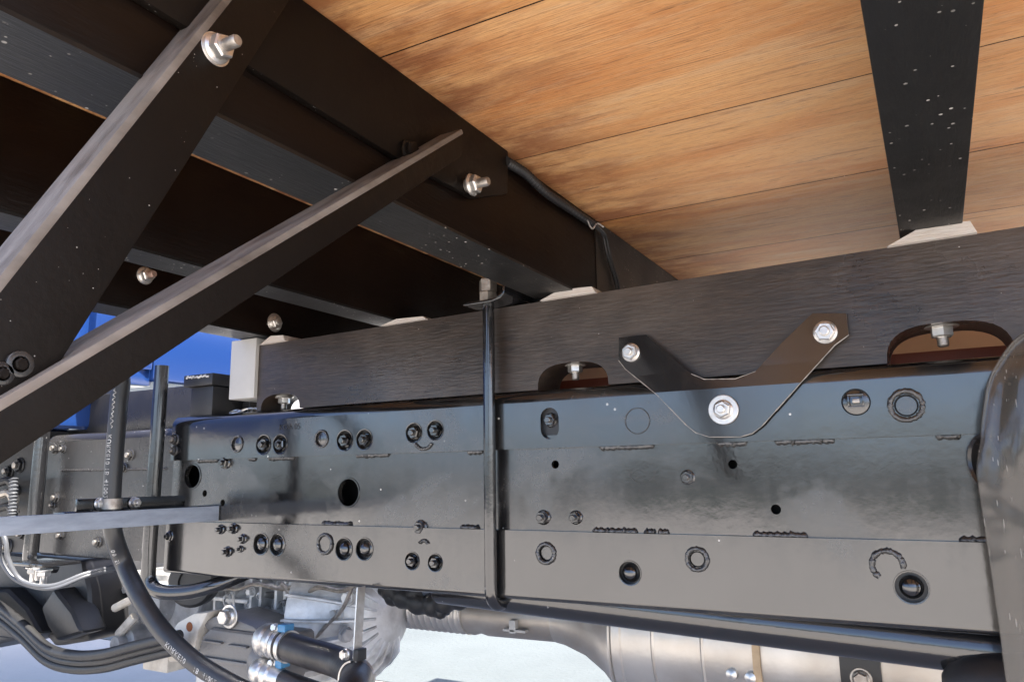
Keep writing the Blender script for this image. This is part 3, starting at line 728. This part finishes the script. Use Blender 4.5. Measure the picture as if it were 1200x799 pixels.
# ================================================================== LEFT: PIPES, BAR, HOSE
def pipe(name, label, pts, r, mt, cat='pipe', k=8, group=None):
    o = MB().tube(smooth_path(pts, k), r, 16).build(name, mt); return tag(o, label, cat, group)
X2 = onY(181, 560, -0.03).x
z2 = onY(173, 690, -0.03).z
pipe('bent_pipe', 'dark pipe down the rail that bends under it beside the flat bar', [(X2 - .0, -0.03, 0.24), (X2, -0.03, 0.1), (X2, -0.03, -0.05), (X2, -0.03, z2 + 0.05), (X2 + 0.006, -0.028, z2 + 0.012), (X2 + 0.035, -0.022, z2 - 0.004), (X2 + 0.09, 0.0, z2 - 0.004), (X2 + 0.14, 0.03, z2 + 0.010), (X2 + 0.17, 0.08, z2 + 0.03)], 0.0145, 'rod')
X3 = onY(36, 590, -0.03).x
pipe('u_bolt', 'dark U-bolt rod at the front end of the frame with nuts below', [(X3, -0.02, 0.105), (X3, -0.02, 0.0), (X3, -0.02, -0.10), (X3, -0.02, -0.178), (X3 + 0.004, -0.004, -0.195), (X3 + 0.006, 0.04, -0.20)], 0.0145, 'rod', 'u-bolt')
nb = thing('clamp_nuts', 'cluster of bright nuts on threaded studs under the front frame', 'nuts', onY(45, 672, -0.06))
for (x, y) in ((40, 664), (52, 667), (46, 660)):
    bolt(nb, onY(x, y, -0.06), (0, 0, -1), 0.014, 0.014, stud=0.022, mname='zinc', name='nut')
MB().box(onY(20, 672, -.06).x, onY(62, 672, -.06).x, -0.085, 0.0, onY(40, 662, -.06).z, onY(40, 658, -.06).z).build('saddle', 'rod', nb, bevel=.002)

fb = thing('flat_bar', 'grey-blue flat bar jutting out from the rail that holds the hose', 'bar', (-1.27, -0.2, -0.066))
MB().box(-1.272, -1.266, -0.62, 0.006, -0.081, -0.052).build('bar', 'bar', fb, bevel=0.0012)
MB().box(-1.306, -1.2735, -0.30, 0.010, -0.0555, -0.0505).build('flange', 'rod', fb, bevel=0.001)
MB().box(-1.309, -1.304, -0.262, -0.045, -0.056, -0.030).build('clip_plate', 'rod', fb, bevel=0.001)
for (x, y) in ((117, 590), (157, 589)):
    bolt(fb, onX(x, y, -1.302), (1, 0, 0), 0.0095, 0.010, stud=0.006, mname='zinc')

HX = -1.287
hp = [onX(-80, 505, HX), onX(-10, 470, HX), onX(60, 440, HX), onX(118, 423, HX), onX(141, 440, HX), onX(139, 475, HX), onX(134.5, 530, HX), onX(131, 590, HX), onX(133, 625, HX),
      onX(146, 662, HX + .0), onY(163, 698, -0.19), onY(185, 732, -0.185), onY(213, 762, -0.18), onY(246, 787, -0.175), onY(300, 815, -0.17), onY(380, 840, -0.16)]
hs = thing('printed_hose', 'long black hydraulic hose with white print curving past the flat bar', 'hose', hp[7])
HP = smooth_path(hp, 14)
HR = 0.0152
hose_o = MB().tube(HP, HR, 22).build('hose', 'hose', hs)
mb = MB(); q = onX(131, 590, HX)
mb.lathe([(-0.009, HR), (-0.009, HR + .002), (0.009, HR + .002), (0.009, HR)], q, (0, 0, 1), 22); mb.build('clip_band', 'zinc_dirty', hs)
# print wrapped on the hose
cum = [0.0]
for a, b in zip(HP[:-1], HP[1:]): cum.append(cum[-1] + (b - a).length)
def at_len(s_):
    s_ = min(max(s_, 0), cum[-1] - 1e-4)
    i = max(k for k in range(len(cum) - 1) if cum[k] <= s_); t = (s_ - cum[i]) / max(1e-9, cum[i + 1] - cum[i])
    return HP[i].lerp(HP[i + 1], t), (HP[i + 1] - HP[i]).normalized()
def nearest(x, y):
    best = None
    for i, p in enumerate(HP):
        c = ROT.T @ (np.array(p) - CAM); u = PP + F_PX * c[:2] / c[2]; d2 = (u[0] - x) ** 2 + (u[1] - y) ** 2
        if best is None or d2 < best[0]: best = (d2, i)
    return cum[best[1]]
def hose_text(body, size, x, y, side=0.0, spacing=1.1):
    s0 = nearest(x, y)
    def place(u, v, z):
        p, t = at_len(s0 + u)
        view = Vector(CAM) - p; view = (view - t * t.dot(view)).normalized(); lat = view.cross(t).normalized()
        a = side + (v - size * 0.35) / HR
        return p + (view * math.cos(a) - lat * math.sin(a)) * (HR + 0.0003 + z)
    text_mesh(body, size, 'hose_print', 'print', place, hs, spacing)
hose_text('KURKE10', 0.012, 138.5, 508, 0.75); hose_text('1B', 0.012, 135, 546, 0.75); hose_text('41002', 0.012, 134, 560, 0.75)
hose_text('00  51', 0.011, 138, 638, 0.6, 1.3)
hose_text('KURKE10', 0.012, 203, 752, 0.6); hose_text('1B', 0.012, 236, 780, 0.6); hose_text('41002', 0.012, 247, 788, 0.6)
# cursive logo, illegible in the photograph: a wavy line
def squiggle(x, y, length, amp, n, side):
    s0 = nearest(x, y); pts = []
    for i in range(n * 8 + 1):
        u = length * i / (n * 8); p, t = at_len(s0 + u)
        view = Vector(CAM) - p; view = (view - t * t.dot(view)).normalized(); lat = view.cross(t).normalized()
        a = side + amp * math.sin(i * math.pi / 4) / HR * (1 - .5 * i / (n * 8))
        pts.append(p + (view * math.cos(a) - lat * math.sin(a)) * (HR + 0.0002))
    MB().tube(pts, 0.0007, 5).build('hose_print', 'print', hs)
squiggle(141, 458, 0.05, 0.003, 6, 0.6); squiggle(140, 488, 0.02, 0.003, 2, 0.6)

# small brake pipes curving under the bar
for k, (dx, lab) in enumerate(((0, 'thin plated brake pipe nearer the rail, curving under the flat bar'), (-13, 'thin plated brake pipe farther out from the rail, curving under the flat bar'))):
    pipe('brake_pipe', lab, [onY(-40 + dx, 560, -0.14), onY(2 + dx * .6, 622, -0.13), onY(10 + dx * .7, 655, -0.12), onY(26 + dx * .4, 680, -0.10), onY(60, 686 + k * 3, -0.07), onY(100, 672 + k * 3, -0.02), onY(140, 662 + k * 3, 0.05)], 0.0048, 'steel_pipe', 'brake pipe')

# dark hanger plate and hoses at the far front end
hg = thing('spring_hanger', 'dark cast hanger plate with bolts at the front end of the frame', 'hanger', (-2.2, 0.05, -0.2))
MB().prism([(-3.0, -0.20), (-1.935, -0.17), (-1.925, 0.125), (-2.15, 0.20), (-3.0, 0.20)], to=xz(0.03, 0.08)).build('plate', 'black', hg, bevel=.006)
for (x, y, r_) in ((8, 520, 8), (24, 545, 8), (12, 552, 7), (20, 575, 6), (10, 640, 8), (28, 625, 6)):
    bolt(hg, onY(x, y, 0.03), NEG_Y, rpx(x, y, r_), 0.012, stud=.006, mname='black', stud_mat='zinc_dirty')
for k, y in enumerate((566, 580, 596)):
    MB().tube(smooth_path([onY(-30, y - 4, -0.02), onY(-5, y, -0.03), onY(12, y - 2, -0.02), onY(18, y + 22, -0.01)], 8), 0.010, 10).build('hose_stub', 'zinc_dirty' if k == 1 else 'rubber', hg)
s0 = smooth_path([onY(16, 560, -0.03), onY(15, 590, -0.03), onY(13, 616, -0.03)], 30)
MB().tube(s0, .008, 10, [0.009 + 0.002 * math.sin(i * 1.5) for i in range(len(s0))]).build('coil_sleeve', 'steel_pipe', hg)

# blue cab behind
cab = thing('blue_cab', 'bright blue painted cab rear panel seen past the end of the bed', 'truck cab', (-2.6, 0.4, 0.25))
CX = -1.80
c0 = onX(180, 447, CX); c1 = onX(282, 452, CX)
MB().box(CX - 1.5, CX, c0.y, 1.62, c0.z, 1.7).build('rear_wall', 'blue', cab, bevel=0.012, seg=3)
e0 = onX(152, 440, CX - .05)
mb = MB(); mb.prism([(CX - 1.45, c0.y - 0.14), (CX - 0.05, c0.y - 0.14), (CX - 0.005, c0.y - 0.002), (CX - 1.45, c0.y - 0.002)], to=xy(c0.z + 0.03, 1.7)); mb.build('side_panel', 'blue', cab, bevel=0.006)
MB().box(CX - 1.45, CX - 0.08, -0.80, c0.y - 0.03, c0.z - 0.13, 1.7).build('fender', 'blue', cab, bevel=0.02, seg=3)
MB().box(CX - 0.10, CX - 0.02, c0.y - 0.16, c0.y + 0.01, c0.z - 0.012, c0.z + 0.05).build('torn_flange', 'blue', cab, bevel=0.010, seg=2)

# subframe member and rubber mount
o = MB().box(-2.1, -1.30, 0.10, 0.15, 0.118, 0.217).build('subframe_member', 'frame_grey', bevel=0.004)
tag(o, 'dull grey frame member lying behind the pipes below the blue cab', 'frame member')
rm = thing('rubber_mount', 'black rubber mount block with a white scuffed top edge on the rail', 'mount', (-1.37, .05, .13))
MB().box(-1.392, -1.322, 0.02, 0.10, 0.1325, 0.196).build('block', 'rubber', rm, bevel=0.004)
MB().box(-1.408, -1.316, 0.012, 0.11, 0.1965, 0.222).build('cap', 'black', rm, bevel=0.003)
MB().tube([Vector((-1.397 + i * 0.0042, 0.0115, 0.2165 + random.uniform(-.003, .003))) for i in range(18)], 0.0022, 6).build('white_scuff', 'print', rm)
cm = thing('chain_clip', 'short bright twisted wire clip lying on the rail beside the mount', 'clip', (-1.24, .03, .137))
for i in range(5):
    q = Vector((-1.27 + i * 0.018, 0.035, 0.138))
    MB().tube([q + Vector((0.011 * math.cos(a), 0.007 * math.sin(a), 0.004 * math.sin(a + i))) for a in np.linspace(0, 2 * math.pi, 13)], 0.0022, 6).build('link', 'zinc', cm)

# ================================================================== GEARBOX, PUMP, HOSES
gb = thing('gearbox', 'pale cast aluminium gearbox with ribs hanging behind the rail', 'gearbox', (-1.4, .5, -.5))
GY = 0.24
gx0, gx1 = onY(232, 690, GY).x, onY(420, 690, GY).x
MB().box(gx0, onY(404, 690, GY).x, GY, 0.36, -0.56, -0.17).build('housing', 'alu', gb, bevel=0.02, seg=3)
for x in (262, 285, 302, 318, 331, 342):
    a = onY(x, 690, GY).x; MB().prism([(a - 0.004, -0.20), (a + 0.004, -0.20), (a + 0.004, -0.33 + random.uniform(-.05, .05)), (a - 0.004, -0.33)], to=xz(GY - random.uniform(.02, .035), GY + 0.004)).build('rib', 'alu', gb, bevel=.0015)
for (x0, x1, y) in ((255, 300, 700), (300, 345, 683), (310, 345, 715), (262, 300, 727), (345, 410, 686), (350, 405, 742)):
    a, b = onY(x0, y, GY), onY(x1, y + 3, GY)
    MB().box(a.x, b.x, GY - 0.026, GY + 0.004, b.z - 0.004, b.z + 0.004).build('rib', 'alu', gb, bevel=.0015)
MB().box(onY(349, 700, GY).x, onY(353, 700, GY).x, GY - .03, GY + .004, -0.56, -0.19).build('joint_flange', 'alu', gb, bevel=.002)
a, b = onY(357, 695, GY), onY(398, 742, GY)
MB().box(a.x, b.x, GY - 0.022, GY + 0.004, b.z, a.z).build('cover', 'alu', gb, bevel=.010, seg=3)
MB().box(onY(322, 722, GY).x, onY(338, 722, GY).x, GY - .03, GY + .004, onY(330, 740, GY).z, onY(330, 712, GY).z).build('boss', 'alu', gb, bevel=.006, seg=2)
for (x, y, r_) in ((392, 722, 0.016), (366, 694, 0.010), (380, 690, 0.009), (345, 700, 0.009), (362, 742, 0.009), (408, 700, 0.011), (325, 727, .011), (295, 693, .008)):
    bolt(gb, onY(x, y, GY - 0.022), NEG_Y, r_, 0.012, washer=r_ * 1.5, mname='alu')
rg = random.Random(3)
for k in range(26):
    x, y = rg.uniform(245, 410), rg.uniform(683, 745); q = onY(x, y, GY); r_ = rg.uniform(.006, .017); h = rg.uniform(.01, .035)
    MB().lathe([(-.004, r_ * 1.2), (h * .5, r_), (h, r_ * .95), (h + .002, r_ * .6), (h - .002, r_ * .5)], q, (rg.uniform(-.3, .3), -1, rg.uniform(-.3, .3)), 14).build('cast_boss', 'alu' if rg.random() < .7 else 'alu_dark', gb)
for (pts_, r_) in ((((250, 682), (275, 690), (300, 684), (330, 690), (352, 683)), .004), (((330, 684), (350, 700), (372, 688), (400, 692), (418, 684)), .005), (((360, 760), (380, 735), (400, 715), (412, 690)), .004)):
    MB().tube(smooth_path([onY(a, b, GY - .045) for a, b in pts_], 6), r_, 8).build('breather_pipe', 'zinc_dirty', gb)
# ribbed cone at its rear end
fc = onY(433, 735, 0.30)
cone = MB()
ax0 = Vector((onY(458, 735, .33).x - 0.155, 0.33, -0.30))
cone.lathe([(0, 0.165), (0.03, 0.158), (0.07, 0.140), (0.11, 0.112), (0.145, 0.080), (0.16, 0.05), (0.162, 0.02)], ax0, (1, 0, 0), 36)
co = cone.build('rear_cone', 'alu', gb)
for k in range(12):
    a = math.radians(110 + k * 17)      # ribs across the camera-side face
    d = Vector((0, math.cos(a), math.sin(a)))
    t_ = Vector((0, -d.z, d.y))
    prof_ = [(0.0, 0.160, 0.176), (0.03, 0.152, 0.172), (0.07, 0.134, 0.158), (0.11, 0.106, 0.132), (0.145, 0.074, 0.098), (0.158, 0.045, 0.062)]
    rg_ = []
    for (xo, ri, ro) in prof_:
        rg_.append([ax0 + Vector((xo, 0, 0)) + d * ri + t_ * .0035, ax0 + Vector((xo, 0, 0)) + d * ro + t_ * .0025, ax0 + Vector((xo, 0, 0)) + d * ro - t_ * .0025, ax0 + Vector((xo, 0, 0)) + d * ri - t_ * .0035])
    MB().ring_sweep(rg_).build('rib', 'alu', co, bevel=.001)
bolt(gb, ax0 + Vector((0.13, -0.12, -0.02)), (1, -0.4, 0), 0.014, 0.016, mname='alu_dark')

# left casting (clutch housing with lever)
cl = thing('clutch_housing', 'oily dark cast housing with a pale lever left of the pump', 'casting', (-1.75, .3, -.4))
LY = 0.20
mb = MB(); mb.prism([tuple(onY(x, y, LY).xz) for x, y in ((100, 668), (215, 672), (238, 700), (225, 745), (205, 772), (150, 762), (128, 735), (112, 700))], to=xz(LY, LY + 0.25)); mb.build('housing', 'alu_dark', cl, bevel=0.012, seg=3)
mb = MB(); mb.prism([tuple(onY(x, y, LY).xz) for x, y in ((104, 664), (122, 664), (136, 700), (138, 742), (122, 742), (112, 700))], to=xz(LY - 0.03, LY + 0.05)); mb.build('flange', 'alu', cl, bevel=0.006)
for (x0, y0, x1, y1, r_) in ((135, 712, 158, 700, .010), (140, 742, 158, 722, 0.011)):
    MB().tube([onY(x0, y0, LY - .06), onY((x0 + x1) / 2, (y0 + y1) / 2, LY - .065), onY(x1, y1, LY - .06)], r_, 10).build('lever', 'cream', cl)
q = onY(135, 697, LY - .0); MB().lathe([(0, 0.045), (0.03, 0.045), (0.034, 0.03), (0.045, 0.03), (0.047, 0.0)], q, NEG_Y, 26).build('boss', 'alu', cl)
q = onY(168, 748, LY - .0); MB().lathe([(0, 0.040), (0.05, 0.038), (0.054, 0.02), (0.075, 0.018)], q, NEG_Y, 22).build('cylinder', 'alu_dark', cl)
q = onY(190, 705, LY - .0); MB().lathe([(0, 0.05), (0.04, 0.046), (0.05, 0.03)], q, NEG_Y, 22).build('dome', 'alu_dark', cl)
q = onY(200, 768, LY - .02); MB().box(q.x - .06, q.x + .03, LY - .05, LY + .03, q.z - .03, q.z + .012).build('foot', 'cream', cl, bevel=.006)
for (x, y, r_) in ((125, 672, .012), (150, 690, .010), (205, 745, .010), (176, 720, .009), (208, 690, .010), (160, 765, .009)):
    bolt(cl, onY(x, y, LY - 0.004), NEG_Y, r_, 0.012, washer=r_ * 1.4, mname='alu_dark' if x > 130 else 'alu')
# black disc behind the pipe bend
q = onY(232, 680, 0.16); o = MB().lathe([(0, 0.055), (0.03, 0.055), (0.036, 0.048), (0.036, 0.03), (0.03, 0.028)], q, (0.5, -1, 0), 30).build('rubber_disc', 'rubber'); tag(o, 'round black rubber disc under the rail behind the pipe bend', 'rubber disc')

pm = thing('gear_pump', 'black cast hydraulic pump with cream flange below the rail', 'pump', (-1.3, .12, -.42))
PY = 0.08
def ppoly(l, y): return [tuple(onY(a, b, y).xz) for a, b in l]
MB().prism(ppoly(((236, 745), (246, 735), (300, 742), (322, 748), (320, 800), (300, 806), (228, 776)), PY), to=xz(PY, PY + 0.14)).build('body', 'pump', pm, bevel=0.010, seg=3)
for (x0, y0, x1, y1) in ((240, 751, 262, 754), (270, 756, 292, 759), (238, 770, 300, 782)):
    a, b = onY(x0, y0, PY), onY(x1, y1, PY); MB().box(a.x, b.x, PY - 0.008, PY + .002, b.z, a.z + .004).build('rib', 'pump', pm, bevel=.002)
MB().prism(ppoly(((240, 728), (262, 718), (300, 732), (312, 742), (250, 741)), PY + .02), to=xz(PY + 0.01, PY + 0.12)).build('top_ear', 'pump', pm, bevel=0.006, seg=2)
fl = MB().prism(ppoly(((222, 726), (240, 716), (258, 714), (246, 736), (238, 772), (212, 772), (205, 760), (214, 738)), PY + 0.03), to=xz(PY + 0.0, PY + 0.05)).build('flange', 'cream', pm, bevel=0.005, seg=2)
MB().lathe([(0, 0.010), (0.0012, 0.009)], onY(222, 734, PY - 0.0002), NEG_Y, 14).build('rust_spot', 'rust', fl)
bolt(pm, onY(268, 722, PY + 0.004), NEG_Y, 0.0155, 0.018, washer=0.024, mname='zinc')
q = onY(322, 775, PY + .02); MB().lathe([(-0.02, 0.05), (0.03, 0.05), (0.034, 0.042), (0.055, 0.038)], q, (1, -0.25, -0.25), 28).build('end_cover', 'pump', pm)
q = onY(314, 746, PY - .01); MB().lathe([(-0.01, 0.014), (0.016, 0.014), (0.018, 0.009)], q, (1, -0.3, -0.1), 6).build('port_plug', 'pump', pm)

def hose_fit(name, label, a, b, r, extra, fit_r, clamps):
    t = thing(name, label, 'hose', a); d = (b - a).normalized()
    MB().lathe([(-0.012, fit_r * .8), (0.0, fit_r), (0.012, fit_r), (0.016, fit_r * .85), (0.022, fit_r * .95), (0.034, fit_r * .95), (0.038, fit_r * .8), (0.06, r)], a, d, 26).build('fitting', 'zinc', t)
    st = a + d * 0.035
    MB().tube(smooth_path([st, st.lerp(b, .5), b] + extra, 10), r, 24).build('hose', 'hose_worn', t)
    if clamps:
        for s_ in (0.042, 0.060):
            MB().lathe([(s_, r + .001), (s_, r + .003), (s_ + .010, r + .003), (s_ + .010, r + .001)], a, d, 26).build('clamp_band', 'zinc', t)
        n = Vector((0, 0, 1)); n = (n - d * d.dot(n)).normalized()
        for sgn, w in ((1, .010), (-1, .008)):
            p = a + d * 0.055 + n * sgn * (r + 0.006)
            MB().box(p.x - w, p.x + w, p.y - .012, p.y + .012, p.z - .007, p.z + .007).build('clamp_tag', 'bluetape', t, bevel=.002)
            bolt(t, p + Vector((-.018, -.008, 0)), (0, -1, .2), .007, .008, mname='zinc')
    return t
HYp = 0.045
ha, hb = onY(312, 749, HYp), onY(400, 777, 0.02)
hose_fit('suction_hose', 'thick worn hose clamped with blue tags leading off the pump', ha, hb, 0.0262, [onY(418, 792, -0.03), onY(414, 806, -0.09), onY(405, 830, -0.13)], 0.031, True)
ha, hb = onY(306, 786, HYp - .01), onY(360, 806, 0.03)
hose_fit('pressure_hose', 'lower pump hose with a bright crimped fitting under the thick one', ha, hb, 0.017, [onY(420, 826, 0.02)], 0.026, False)

# hanging clamp strip and loop
hc = thing('hose_clip', 'thin metal strip hanging from the rail with a loop round the thick hose', 'clip', onY(418, 690, .02))
a, b = onY(418.5, 688, -0.03), onY(413.5, 771, -0.045)
MB().add([a + Vector((-.0012, 0, 0)), a + Vector((.0012, 0, 0)), b + Vector((.0012, 0, 0)), b + Vector((-.0012, 0, 0)),
          a + Vector((-.0012, .02, 0)), a + Vector((.0012, .02, 0)), b + Vector((.0012, .02, 0)), b + Vector((-.0012, .02, 0))],
         [(0, 1, 2, 3), (4, 7, 6, 5), (0, 4, 5, 1), (1, 5, 6, 2), (2, 6, 7, 3), (3, 7, 4, 0)]).build('strip', 'zinc', hc)
c_ = b + Vector((0, 0.0, -0.035)); rr = 0.030
ringo = []
for i in range(29):
    a_ = math.radians(100 + 340 * i / 28)
    p = c_ + Vector((rr * math.cos(a_), 0, rr * math.sin(a_)))
    ringo.append([p + Vector((math.cos(a_) * .0014, 0, math.sin(a_) * .0014)), p + Vector((math.cos(a_) * .0014, .02, math.sin(a_) * .0014)), p + Vector((-math.cos(a_) * .0014, .02, -math.sin(a_) * .0014)), p + Vector((-math.cos(a_) * .0014, 0, -math.sin(a_) * .0014))])
MB().ring_sweep(ringo).build('loop', 'zinc', hc)
bolt(hc, b + Vector((-.012, -.002, 0.006)), (-0.2, -1, 0), 0.008, 0.010, mname='zinc')
MB().box(b.x + .002, b.x + .012, b.y - .002, b.y + .02, b.z - .004, b.z + .014).build('nut', 'black', hc, bevel=.001)

# ================================================================== EXHAUST
EY = 0.42
ex = thing('exhaust_pipe', 'grey exhaust pipe with a ribbed flexible bellows behind the rail', 'exhaust pipe', (-0.95, EY, -0.3))
low = onY(500, 735.5, EY).z; PR = 0.046; pz = low + PR
x0, x1, x2 = onY(440, 720, EY).x, onY(553, 720, EY).x, onY(655, 720, EY).x
n = 17 * 8; prof = []
L_ = x1 - x0
for i in range(n + 1):
    prof.append((L_ * i / n, PR + 0.004 * (math.cos(2 * math.pi * 17 * i / n))))
MB().lathe(prof, (x0, EY, pz), (1, 0, 0), 36).build('bellows', 'exhaust', ex, angle=80)
MB().lathe([(-0.25, PR * .9), (0.0, PR * .9)], (x0, EY, pz), (1, 0, 0), 30).build('inlet_pipe', 'exhaust', ex)
MB().lathe([(0, PR + .001), (0.012, PR + .003), (0.03, PR - 0.002), (0.05, PR + .002), (x2 - x1, PR)], (x1, EY, pz), (1, 0, 0), 36).build('pipe', 'exhaust', ex)
q = onY(603, 722, EY - PR)
MB().box(q.x - .008, q.x + .008, EY - PR - .012, EY - PR + .004, onY(603, 741, EY - PR).z, pz).build('hanger_tab', 'grey', ex, bevel=.003)
MB().box(q.x - .022, q.x + .03, EY - PR - .012, EY - PR + .03, onY(603, 739, EY - PR).z, onY(603, 736, EY - PR).z).build('hanger_foot', 'grey', ex, bevel=.001)

sz = thing('exhaust_silencer', 'big bright metal silencer drum with strap and black band', 'silencer', (-.2, EY, -.4))
SR = 0.150
MB().lathe([(0, PR + .001), (0.02, PR + .004), (0.07, 0.066), (0.12, 0.096), (0.155, 0.128), (0.168, 0.143), (0.175, SR), (0.19, SR), (0.193, SR - .003), (1.3, SR - .003), (1.31, SR - .02), (1.32, 0.05)], (x2, EY, pz), (1, 0, 0), 56).build('drum', 'exhaust', sz)
for px_ in (712, 764, 822):
    xx = onY(px_, 770, EY - SR).x; MB().lathe([(-.003, SR - .003), (0, SR), (.003, SR - .003)], (xx, EY, pz), (1, 0, 0), 56).build('seam', 'exhaust', sz)
xx = onY(887, 780, EY - SR).x; MB().lathe([(-.006, SR - .003), (-.006, SR + .003), (.006, SR + .003), (.006, SR - .003)], (xx, EY, pz), (1, 0, 0), 56).build('strap', 'strap', sz)
xa, xb = onY(985, 790, EY - SR).x, onY(1033, 790, EY - SR).x
MB().lathe([(0, SR - .003), (0, SR + .003), (xb - xa, SR + .003), (xb - xa, SR - .003)], (xa, EY, pz), (1, 0, 0), 56).build('band', 'black', sz)
bolt(sz, onY(1009, 795, EY - SR - .004), NEG_Y, .011, .012, washer=.016, mname='zinc_dirty')
for (x, y) in ((858, 789), (880, 793)):
    MB().lathe([(0, .010), (.006, .009), (.010, .0)], onY(x, y, EY - SR + .006), NEG_Y, 14).build('stud', 'zinc', sz)

# dark loom bundle hanging behind the rail over the bellows
lb = thing('wire_loom', 'black taped wiring loom bundle hanging over the exhaust bellows', 'wire loom', onY(505, 705, .3))
for (pp_, r_) in ((((455, 688), (475, 700), (500, 708), (520, 705), (545, 698), (575, 690)), .022), (((470, 690), (490, 704), (512, 716), (522, 712)), .014), (((450, 686), (462, 700), (480, 697), (500, 690)), .017)):
    sp = smooth_path([onY(a, b, 0.26) for a, b in pp_], 8)
    MB().tube(sp, r_, 12, [r_ * (1 + .12 * math.sin(i * 1.1)) for i in range(len(sp))]).build('loom', 'rubber', lb)

# ================================================================== LOWER LEFT: BLACK GUARD AND CABLE ARCH
bgd = thing('black_guard', 'angular matt black plastic guard below the front frame', 'guard', (-2.0, .15, -.4))
BY = 0.10
MB().prism(ppoly(((-60, 640), (60, 652), (96, 656), (104, 690), (106, 745), (98, 752), (62, 758), (48, 742), (-60, 770)), BY), to=xz(BY, BY + 0.35)).build('panel', 'black', bgd, bevel=0.018, seg=3)
MB().prism(ppoly(((46, 712), (62, 688), (84, 716), (96, 742), (64, 752), (54, 735)), BY - .05), to=xz(BY - 0.05, BY + 0.02)).build('boss', 'black', bgd, bevel=0.016, seg=3)
MB().prism(ppoly(((-60, 690), (8, 690), (30, 712), (48, 742), (30, 752), (-60, 740)), BY - .04), to=xz(BY - 0.04, BY + 0.02)).build('rib', 'black', bgd, bevel=0.016, seg=3)
arc = [(-60, 690), (-10, 712), (25, 738), (55, 766), (85, 775), (120, 774), (160, 764), (210, 752)]
for k, lab in enumerate(('black cable arching below the guard, topmost of its bundle', 'black cable arching below the guard, middle of its bundle', 'black cable arching below the guard, lowest of its bundle')):
    pipe('arched_cable', lab, [onY(x, y - 8 + k * 8, 0.02 + .012 * k) for x, y in arc], 0.011 if k != 1 else 0.008, 'rubber', 'cable', group='cables arching below the guard')

# ================================================================== RIGHT: PLASTIC FLAP, PIPE MOUTH, DARK DOME
ed = [(1206, 388), (1188, 402), (1172, 424), (1160, 448), (1154, 480), (1149, 515), (1144, 550), (1148, 585), (1154, 625), (1162, 680), (1170, 735), (1177, 790), (1190, 880), (1204, 990)]
FYp = -0.10
rows = []
sm_ = smooth_path([Vector((x, y, 0)) for x, y in ed], 4)
for i, e in enumerate(sm_):
    p = onY(e.x, e.y, FYp + 0.03); row = []
    t = i / (len(sm_) - 1)
    for j in range(40):
        s_ = (j / 39) ** 1.6; fold = 0.014 * math.sin(26 * s_ + 6 * t) * math.exp(-2.5 * t) + 0.004 * math.sin(60 * s_ - 4 * t + math.sin(9 * t)) + 0.002 * math.sin(130 * s_ + 7 * t)
        y = FYp + 0.03 - 0.05 * s_ + 0.5 * fold * (1 if j else 0)
        row.append((p.x + 0.36 * s_, y, p.z + 0.05 * math.sin(s_ * 1.6) * (1 - t)))
    rows.append(row)
mb = MB(); vs = [p for r_ in rows for p in r_]; W_ = 40
mb.add(vs, [(i * W_ + j, i * W_ + j + 1, (i + 1) * W_ + j + 1, (i + 1) * W_ + j) for i in range(len(rows) - 1) for j in range(W_ - 1)])
fl = mb.build('plastic_flap', 'flap', angle=180)
sm2 = fl.modifiers.new('thickness', 'SOLIDIFY'); sm2.thickness = 0.0025
tag(fl, 'smoky see-through plastic flap hanging in front of the rail', 'plastic flap')
q = onY(1143, 540, -0.045)
o = MB().lathe([(0.012, .030), (0, .032), (-.003, .0295), (0, .027), (0.012, .026)], q + Vector((.010, 0, 0)), (1, .55, 0), 28).build('pipe_mouth', 'frame_grey')
tag(o, 'dull grey open pipe mouth peeking out behind the plastic flap', 'pipe')
q = onY(1163, 808, 0.02)
o = MB().lathe([(-.050, .004), (-.048, .018), (-.038, .030), (-.02, .038), (0, .041), (0.2, .041), (.21, .03)], q, (1, -.1, .12), 28).build('rubber_stop', 'rubber')
tag(o, 'rounded blue-black rubber stop below the rail at the plastic flap', 'rubber stop')
